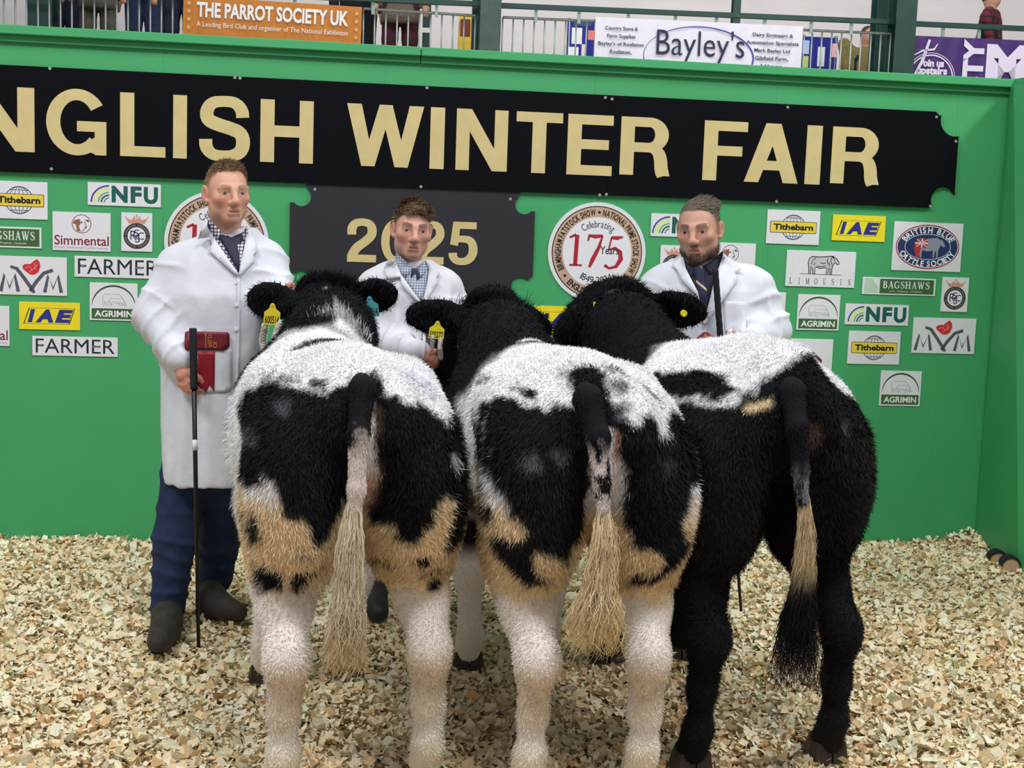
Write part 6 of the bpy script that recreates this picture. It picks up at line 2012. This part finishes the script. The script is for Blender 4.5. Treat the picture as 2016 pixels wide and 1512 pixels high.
hand_field(f, wL, b(875, 617, -.02), [[b(862, 612, -.03), b(852, 611, -.035), b(845, 613, -.03)], [b(862, 616, -.035), b(852, 616, -.04), b(846, 618, -.035)], [b(863, 621, -.035), b(854, 622, -.04), b(848, 624, -.035)], [b(866, 626, -.03), b(858, 627, -.035), b(853, 629, -.03)]], [b(872, 607, -.02), b(864, 603, -.03), b(857, 605, -.035)], .022)
V, Q = f.mesh(1); h2.add_body(V, Q, skin_hand(V))
f = Field(wR - .15, wR + .15, .0036)
b = lambda px, py, dd: p(px, py + 24, D2 - .25 + dd)
hand_field(f, wR, b(842, 680, -.01), [[b(854, 676, -.02), b(862, 680, -.02), b(864, 688, -.01)], [b(854, 681, -.025), b(861, 686, -.025), b(862, 693, -.015)], [b(852, 686, -.025), b(858, 691, -.025), b(858, 697, -.015)], [b(848, 690, -.02), b(853, 695, -.02), b(853, 700, -.01)]], [b(846, 670, -.02), b(856, 668, -.025), b(864, 671, -.02)], .022)
V, Q = f.mesh(1); h2.add_body(V, Q, skin_hand(V))
f = Field((-.4, -.4, .3), (.4, .4, 1.5), .025)
f.cone(p(808, 572, D2 + .03), p(805, 880, D2), .075, .11, .05); f.chain([sR, eR, wR], [.05, .045, .03], .03); f.chain([sL, eL, wL], [.05, .045, .03], .03); f.cone(sR, sL, .055, .055, .03)
V, Q = f.mesh(1); h2.add_body(V, Q, skin_hand(V)); h2.build_body()
B = h2.bvh()
SH2 = mat_check('blue_grey_check_shirt', (196, 202, 214), (108, 122, 150), 95, .3)
drape('shirt', [(781, 500), (800, 520), (815, 528), (826, 522), (838, 512), (845, 530), (840, 560), (831, 600), (812, 572), (790, 540), (777, 516)], B, SH2, h2.root, .003)
drape('shirt_collar', [(782, 499), (797, 512), (812, 527), (799, 547), (786, 532), (777, 515)], B, SH2, h2.root, .008, .004)
drape('shirt_collar', [(821, 527), (836, 512), (842, 531), (829, 547)], B, SH2, h2.root, .008, .004)
drape('collar_shadow_gap', [(812, 528), (821, 528), (827, 546), (822, 552), (817, 536), (810, 548), (808, 542)], B, mat('navy_collar_shade', (44, 52, 74), rough=.8), h2.root, .007, .002)  # dark sheet standing in for the shade between the collar points
drape('lapel', [(779, 513), (765, 510), (755, 528), (762, 551), (788, 545), (790, 563), (828, 601), (832, 598), (814, 574), (790, 541)], B, COATM2, h2.root, .012, .005)
drape('lapel', [(838, 514), (850, 522), (866, 538), (859, 546), (863, 555), (834, 602), (831, 597), (840, 562), (845, 532)], B, COATM2, h2.root, .012, .005)
drape('front_edge', [(829, 602), (835, 602), (838, 660), (838, 740), (832, 740), (832, 660)], B, COATM2, h2.root, .002, .003)

# ------------------------------------------------------------------ bearded handler on the right
D3 = 5.32
h3 = Person('bearded handler in a white coat with navy shirt and striped tie, right', (P(1410, 1230, D3)[0], D3, 0))
p = h3.p
f = Field((-.58, -.45, .45), (.58, .40, 1.55), .0085)
def row(py, l, r, dep, dy=0.0, d=D3):
    a, b = p(l, py, d), p(r, py, d)
    return ((a[2] + b[2]) / 2, (a[0] + b[0]) / 2, dy, abs(b[0] - a[0]) / 2, dep)
f.loft([row(500, 1344, 1426, .07, .05), row(514, 1326, 1446, .09, .04), row(532, 1300, 1472, .11, .03), row(570, 1284, 1498, .13, .01), row(640, 1288, 1500, .14, 0), row(720, 1294, 1496, .145, 0), row(820, 1296, 1498, .15, 0), row(900, 1296, 1500, .155, 0)], .03, 2.3)
sR, eR, wR = p(1295, 572, D3 + .02), p(1268, 640, D3 - .02), p(1245, 640, D3 - .02)
sL, eL, wL = p(1490, 572, D3 + .02), p(1520, 648, D3 - .0), p(1470, 672, D3 - .20)
f.chain([sR, eR, wR], [.080, .07, .055], .05); f.chain([sL, eL, wL], [.080, .068, .052], .05)
f.cone(p(1316, 556, D3 + .02), p(1470, 556, D3 + .02), .066, .066, .05)
cr3 = [creases(sR, eR, .006, 9, 61), creases(sL, eL, .007, 10, 63), creases(eL, wL, .009, 12, 65)]
h3.solid('coat', f, COATM, 2, .004, 8, 71, (1, 1, .5), lambda V: sum(c_(V) for c_ in cr3))
f = Field((-.35, -.30, .05), (.35, .30, .95), .012)
f.chain([p(1352, 880, D3), p(1345, 1040, D3), p(1340, 1190, D3)], [.10, .078, .065], .03)
f.chain([p(1425, 880, D3), p(1408, 1040, D3), p(1396, 1190, D3)], [.10, .078, .065], .03)
h3.solid('trousers', f, DARKTR, 2, .004, 10, 75, keep=False)
boot(h3, p(1340, 1180, D3), on_floor(h3, 1338, 1222), on_floor(h3, 1336, 1242), .05)
boot(h3, p(1396, 1180, D3), on_floor(h3, 1395, 1222), on_floor(h3, 1398, 1242), .05)
V, Q, M = place_head(h3, 1376, 452, D3 - .02, math.radians(-20), math.radians(8), math.radians(-4), 1.08, wide=.97, lean=1.02)
def hl3(x, y, z):
    front = smooth(.066, .074, z + .5 * np.clip(y + .06, -.05, .2) - .22 * np.abs(x))
    side = smooth(-.03, .005, y + .55 * np.clip(z, -.06, .09) - .006) * smooth(-.05, -.035, z) * (np.abs(x) < .0865)
    side *= 1 - smooth(.0, .01, np.abs(x) - .072) * (z < .03) * (y < .035)
    return np.clip(np.maximum(front, side * .8), 0, 1)
C, hm = face_cols(V, (198, 152, 132), (96, 84, 74), (84, 62, 50), .72, hl3, .5, (160, 96, 88))
h3.add_body(M(V), Q, C); eyes(h3.root, M, (60, 50, 42)); h3.bv.append((M(V) + h3.o, Q))
hair_strands(h3.root, V, Q, hm, lambda q: np.stack([.9 + 0 * q[:, 0], .25 + .2 * noise3(q, 30, 7), .15 * top(q) - .4 * (1 - top(q))], 1), lambda q: .005 + .022 * smooth(.055, .09, q[:, 2]), 9000, (112, 98, 84), M, .18, .0013)
bm = smooth(-.055, -.072, V[:, 2] - .35 * np.clip(V[:, 1] + .03, -.05, .05)) * (V[:, 1] < .02) * (V[:, 2] > -.128) * (1 - smooth(.024, .018, np.abs(V[:, 0])) * smooth(.015, .010, np.abs(V[:, 2] + .066)))
def beard(root, V, Q, h, n):
    T = Q[h[Q].mean(1) > .5]; q, k = scatter(V, T, n); nr = vnormals(V, Q)[k].mean(1)
    W, F, C_ = strands(q, nr, np.tile((0, 0, -.8), (n, 1)), rng.uniform(.005, .010, n), .0005, np.array(lin((92, 68, 54))) * rng.uniform(.5, 1.4, n)[:, None], .4, .3)
    o = add_obj('beard', mesh_np('beard', M(W), F, True, C_), HAIRM, root); o['kind'] = 'stuff'
beard(h3.root, V, Q, bm, 3500)
f = Field(wL - .16, wL + .16, .0034)
b = lambda px, py, dd: p(px, py - 13, D3 - .21 + dd)
hand_field(f, wL, b(1450, 688, -.01), [[b(1438, 680, -.03), b(1428, 684, -.03), b(1424, 692, -.01)], [b(1436, 686, -.035), b(1426, 691, -.035), b(1423, 698, -.015)], [b(1437, 693, -.035), b(1428, 698, -.035), b(1426, 704, -.015)], [b(1440, 699, -.03), b(1432, 704, -.03), b(1430, 708, -.01)]], [b(1446, 674, -.02), b(1440, 667, -.025), b(1433, 665, -.025)], .024)
V, Q = f.mesh(1); h3.add_body(V, Q, skin_hand(V))
f = Field((-.5, -.4, .3), (.5, .4, 1.5), .025)
f.cone(p(1385, 575, D3 + .03), p(1395, 880, D3), .08, .12, .05); f.chain([sR, eR, wR], [.055, .045, .03], .03); f.chain([sL, eL, wL], [.055, .045, .03], .03); f.cone(sR, sL, .06, .06, .03)
f.chain([wR, wR + (-.06, 0, .03)], [.03, .025], .02)
V, Q = f.mesh(1); h3.add_body(V, Q, skin_hand(V)); h3.build_body()
q = p(1436, 654, D3 - .235); MB().tube([q + (0, 0, .012), q - (-.004, 0, .014)], [.0125, .0135], 10).build('thumb_bandage', mat('bandage', (228, 226, 222), rough=.8), h3.root, True)
B = h3.bvh()
SH3 = mat('navy_shirt', (26, 30, 50), rough=.8, var=.12)
drape('shirt', [(1346, 506), (1356, 520), (1378, 526), (1402, 512), (1423, 494), (1424, 512), (1408, 545), (1394, 600), (1384, 634), (1372, 582), (1350, 530)], B, SH3, h3.root, .003)
drape('shirt_collar', [(1345, 505), (1354, 517), (1370, 525), (1362, 546), (1350, 530)], B, SH3, h3.root, .009, .004)
drape('shirt_collar', [(1386, 524), (1404, 511), (1423, 493), (1425, 512), (1405, 536), (1398, 540)], B, SH3, h3.root, .009, .004)
TIE3 = mat_check('striped_tie', (28, 34, 66), (196, 176, 130), 17, .14, True, math.radians(-38))
drape('tie', [(1368, 523), (1380, 524), (1387, 534), (1386, 548), (1395, 588), (1384, 632), (1372, 572), (1370, 548), (1366, 538)], B, TIE3, h3.root, .008, .005)
drape('lapel', [(1346, 507), (1338, 506), (1322, 522), (1333, 532), (1338, 543), (1341, 552), (1374, 584), (1384, 640), (1386, 634), (1374, 575), (1350, 528)], B, COATM, h3.root, .012, .005)
drape('lapel', [(1424, 500), (1436, 512), (1459, 532), (1447, 535), (1453, 552), (1386, 642), (1384, 635), (1396, 596), (1409, 546)], B, COATM, h3.root, .012, .005)
drape('pocket', [(1424, 592), (1470, 594), (1468, 660), (1428, 660)], B, COATM, h3.root, .002, .003)
r = carried('prize_card', 'maroon card with gold print held low by the bearded handler', 'card', [(1358, 678), (1384, 654), (1392, 653), (1414, 668), (1414, 684)], B, MARO, .11, .003, P(1388, 675, D3 - .24))
drape('gold_print', [(1380, 668), (1388, 658), (1396, 664), (1388, 672)], B, mat('gold_print', (176, 120, 60)), r, .1145, .0006, 4)
stick('black show stick held upright against the bearded handler\'s chest', P(1408, 530, D3 - .22), P(1459, 1203, D3 - .10), .0085, P(1459, 1203, D3 - .10), (), .25)
strap([(1405, 681, 4.62), (1450, 682, 4.62), (1480, 683, 4.6), (1505, 674, 4.6), (1525, 668, 4.6)], .011, 'strap_band', LEATHER)
strap([(1556, 672, 4.6), (1580, 682, 4.55), (1602, 697, 4.5), (1618, 712, 4.45)], .012, 'strap_band', MARO)

# ================================================================== deep bed of wood shavings
def bed_height(x, y):
    q = np.stack([x, y, 0 * x], -1)
    h = -.018 + .012 * noise3(q, 1.3, 201, 2) + .010 * noise3(q, 4.5, 203, 2)
    s_ = (x - WO[0]) * WE[0] + (y - WO[1]) * WE[1]
    dist = (x - WO[0]) * WN[0] + (y - WO[1]) * WN[1]
    pile = np.interp(s_, [-1.5, .25, .5, 1.2, 2.6, 3.6, 4.4, 4.9, S_END - .35, S_END - .05, S_END + .4], [.05, .055, .02, .02, .02, .0, -.02, -.03, .0, .085, .05])
    rag = .6 + .5 * noise3(q, 5, 207, 2)
    h = h + pile * np.exp(-np.maximum(dist, 0) / .32) * np.clip(rag, .2, 1.3)
    return h
gx = np.arange(-4.6, 5.4, .05); gy = np.arange(2.2, 8.6, .05)
X, Y = np.meshgrid(gx, gy, indexing='ij')
Z = bed_height(X, Y) - .012
V = np.stack([X, Y, Z], -1).reshape(-1, 3)
ny = len(gy); i, j = np.meshgrid(np.arange(len(gx) - 1), np.arange(ny - 1), indexing='ij')
a = (i * ny + j).ravel()
bed = add_obj('shavings_bed', mesh_np('shavings_bed', V, np.stack([a, a + ny, a + ny + 1, a + 1], 1), True), mat('shavings_under', (176, 146, 106), rough=.95, var=.4, scale=70, bump=.6, bscale=150), fl)
N = 190000
def shavings(N):
    y = np.sqrt(rng.uniform(2.9 ** 2, 8.3 ** 2, N)); x = (rng.uniform(-1, 1, N)) * (y * .43 + .55)
    s_ = (x - WO[0]) * WE[0] + (y - WO[1]) * WE[1]; dist = (x - WO[0]) * WN[0] + (y - WO[1]) * WN[1]
    ok = (dist > .012) & (s_ < S_END + .55)
    x, y = x[ok], y[ok]; n = len(x)
    z = bed_height(x, y) + rng.uniform(-.008, .016, n)
    L = np.clip(rng.lognormal(math.log(.026), .38, n), .010, .055); W = L * rng.uniform(.35, .85, n)
    yaw = rng.uniform(0, 2 * math.pi, n); tilt = rng.normal(0, .48, n); rol = rng.normal(0, .42, n)
    curl = rng.normal(0, .8, n)
    c, s1 = np.cos(yaw), np.sin(yaw); ct, stt = np.cos(tilt), np.sin(tilt); cr_, sr = np.cos(rol), np.sin(rol)
    ex = np.stack([c * ct, s1 * ct, stt], 1)
    ey = np.stack([-s1 * cr_, c * cr_, sr], 1)
    nz = np.cross(ex, ey)
    P0 = np.stack([x, y, z], 1)
    Vs = []
    skew = rng.uniform(-.35, .35, n)
    for t in (-.5, 0, .5):
        lift = curl * (t * t * 4) * L * .35
        wob = rng.uniform(.7, 1.15, n)
        for u in (-.5, .5):
            Vs.append(P0 + ex * (t * L + u * skew * W)[:, None] + ey * (u * W * wob)[:, None] + nz * lift[:, None])
    V = np.stack(Vs, 1).reshape(-1, 3)
    b = np.arange(n)[:, None] * 6
    F = np.concatenate([b + np.array([0, 2, 3, 1]), b + np.array([2, 4, 5, 3])])
    pal = np.array([lin(cc) for cc in ((250, 240, 216), (246, 231, 200), (253, 248, 232), (240, 218, 182), (226, 196, 154), (200, 162, 120), (246, 234, 210))])
    pk = rng.choice(len(pal), n, p=[.25, .21, .22, .13, .07, .03, .09])
    tr = np.clip(.5 + .6 * noise3(np.stack([x, y, 0 * x], 1), 2.2, 209, 2), 0, 1)   # patchy mask for the trodden, browner and shaded stretches
    C = pal[pk] * rng.uniform(.88, 1.08, n)[:, None] * np.array([1.02, .97, .88])
    worn_shade = np.exp(-((x - .1) / 1.1) ** 2 - ((y - 4.1) / .9) ** 2) * .55 * tr  # trampled browning with the shade around the cattle painted in
    C = C * (1 - worn_shade[:, None] * np.array([.25, .36, .45]))
    return V, F, np.repeat(np.clip(C, 0, .9), 6, 0)
V, F, C = shavings(N)
sh = add_obj('wood_shavings', mesh_np('wood_shavings', V, F, False, C), mat_attr('shaving_wood', rough=.85, spec=.2, bscale=90))
tag(sh, 'pale wood shavings spread over the ring floor', 'shavings', None, 'stuff')
# two tan blocks half sunk by the right corner
TANB = mat('tan_block', (196, 164, 128), rough=.85, var=.1); CAPB = mat('dark_block_top', (32, 30, 36), rough=.7)
for px, py, hw, dd, lab in ((1964, 1098, 17, 6.55, 'rounded tan block with dark top nearest the green corner'), (1989, 1109, 17, 6.40, 'rounded tan block with dark top farthest right in the shavings')):
    q = P(px, py, dd); w = hw * dd / FPX
    r = empty('wedge_block', (q[0], q[1], -.02), 0, lab, 'block')
    zt = P(px, py - 18, dd)[2] + .02; n = 12
    arcp = [(w * math.cos(math.pi * k / n), zt - .045 + .03 * math.sin(math.pi * k / n)) for k in range(n + 1)]
    MB().prism([(-w, 0), (w, 0)] + arcp, -.01, .03).build('block', TANB, r)
    cap_ = [(w * 1.1 * math.cos(math.pi * k / n), zt - .048 + .042 * math.sin(math.pi * k / n)) for k in range(n + 1)]
    MB().prism(cap_ + [(-w * .9, zt - .035), (w * .9, zt - .035)][:0] + [(x_ * .92, z_ - .014) for x_, z_ in cap_[::-1]], -.016, .036).build('top_band', CAPB, r)
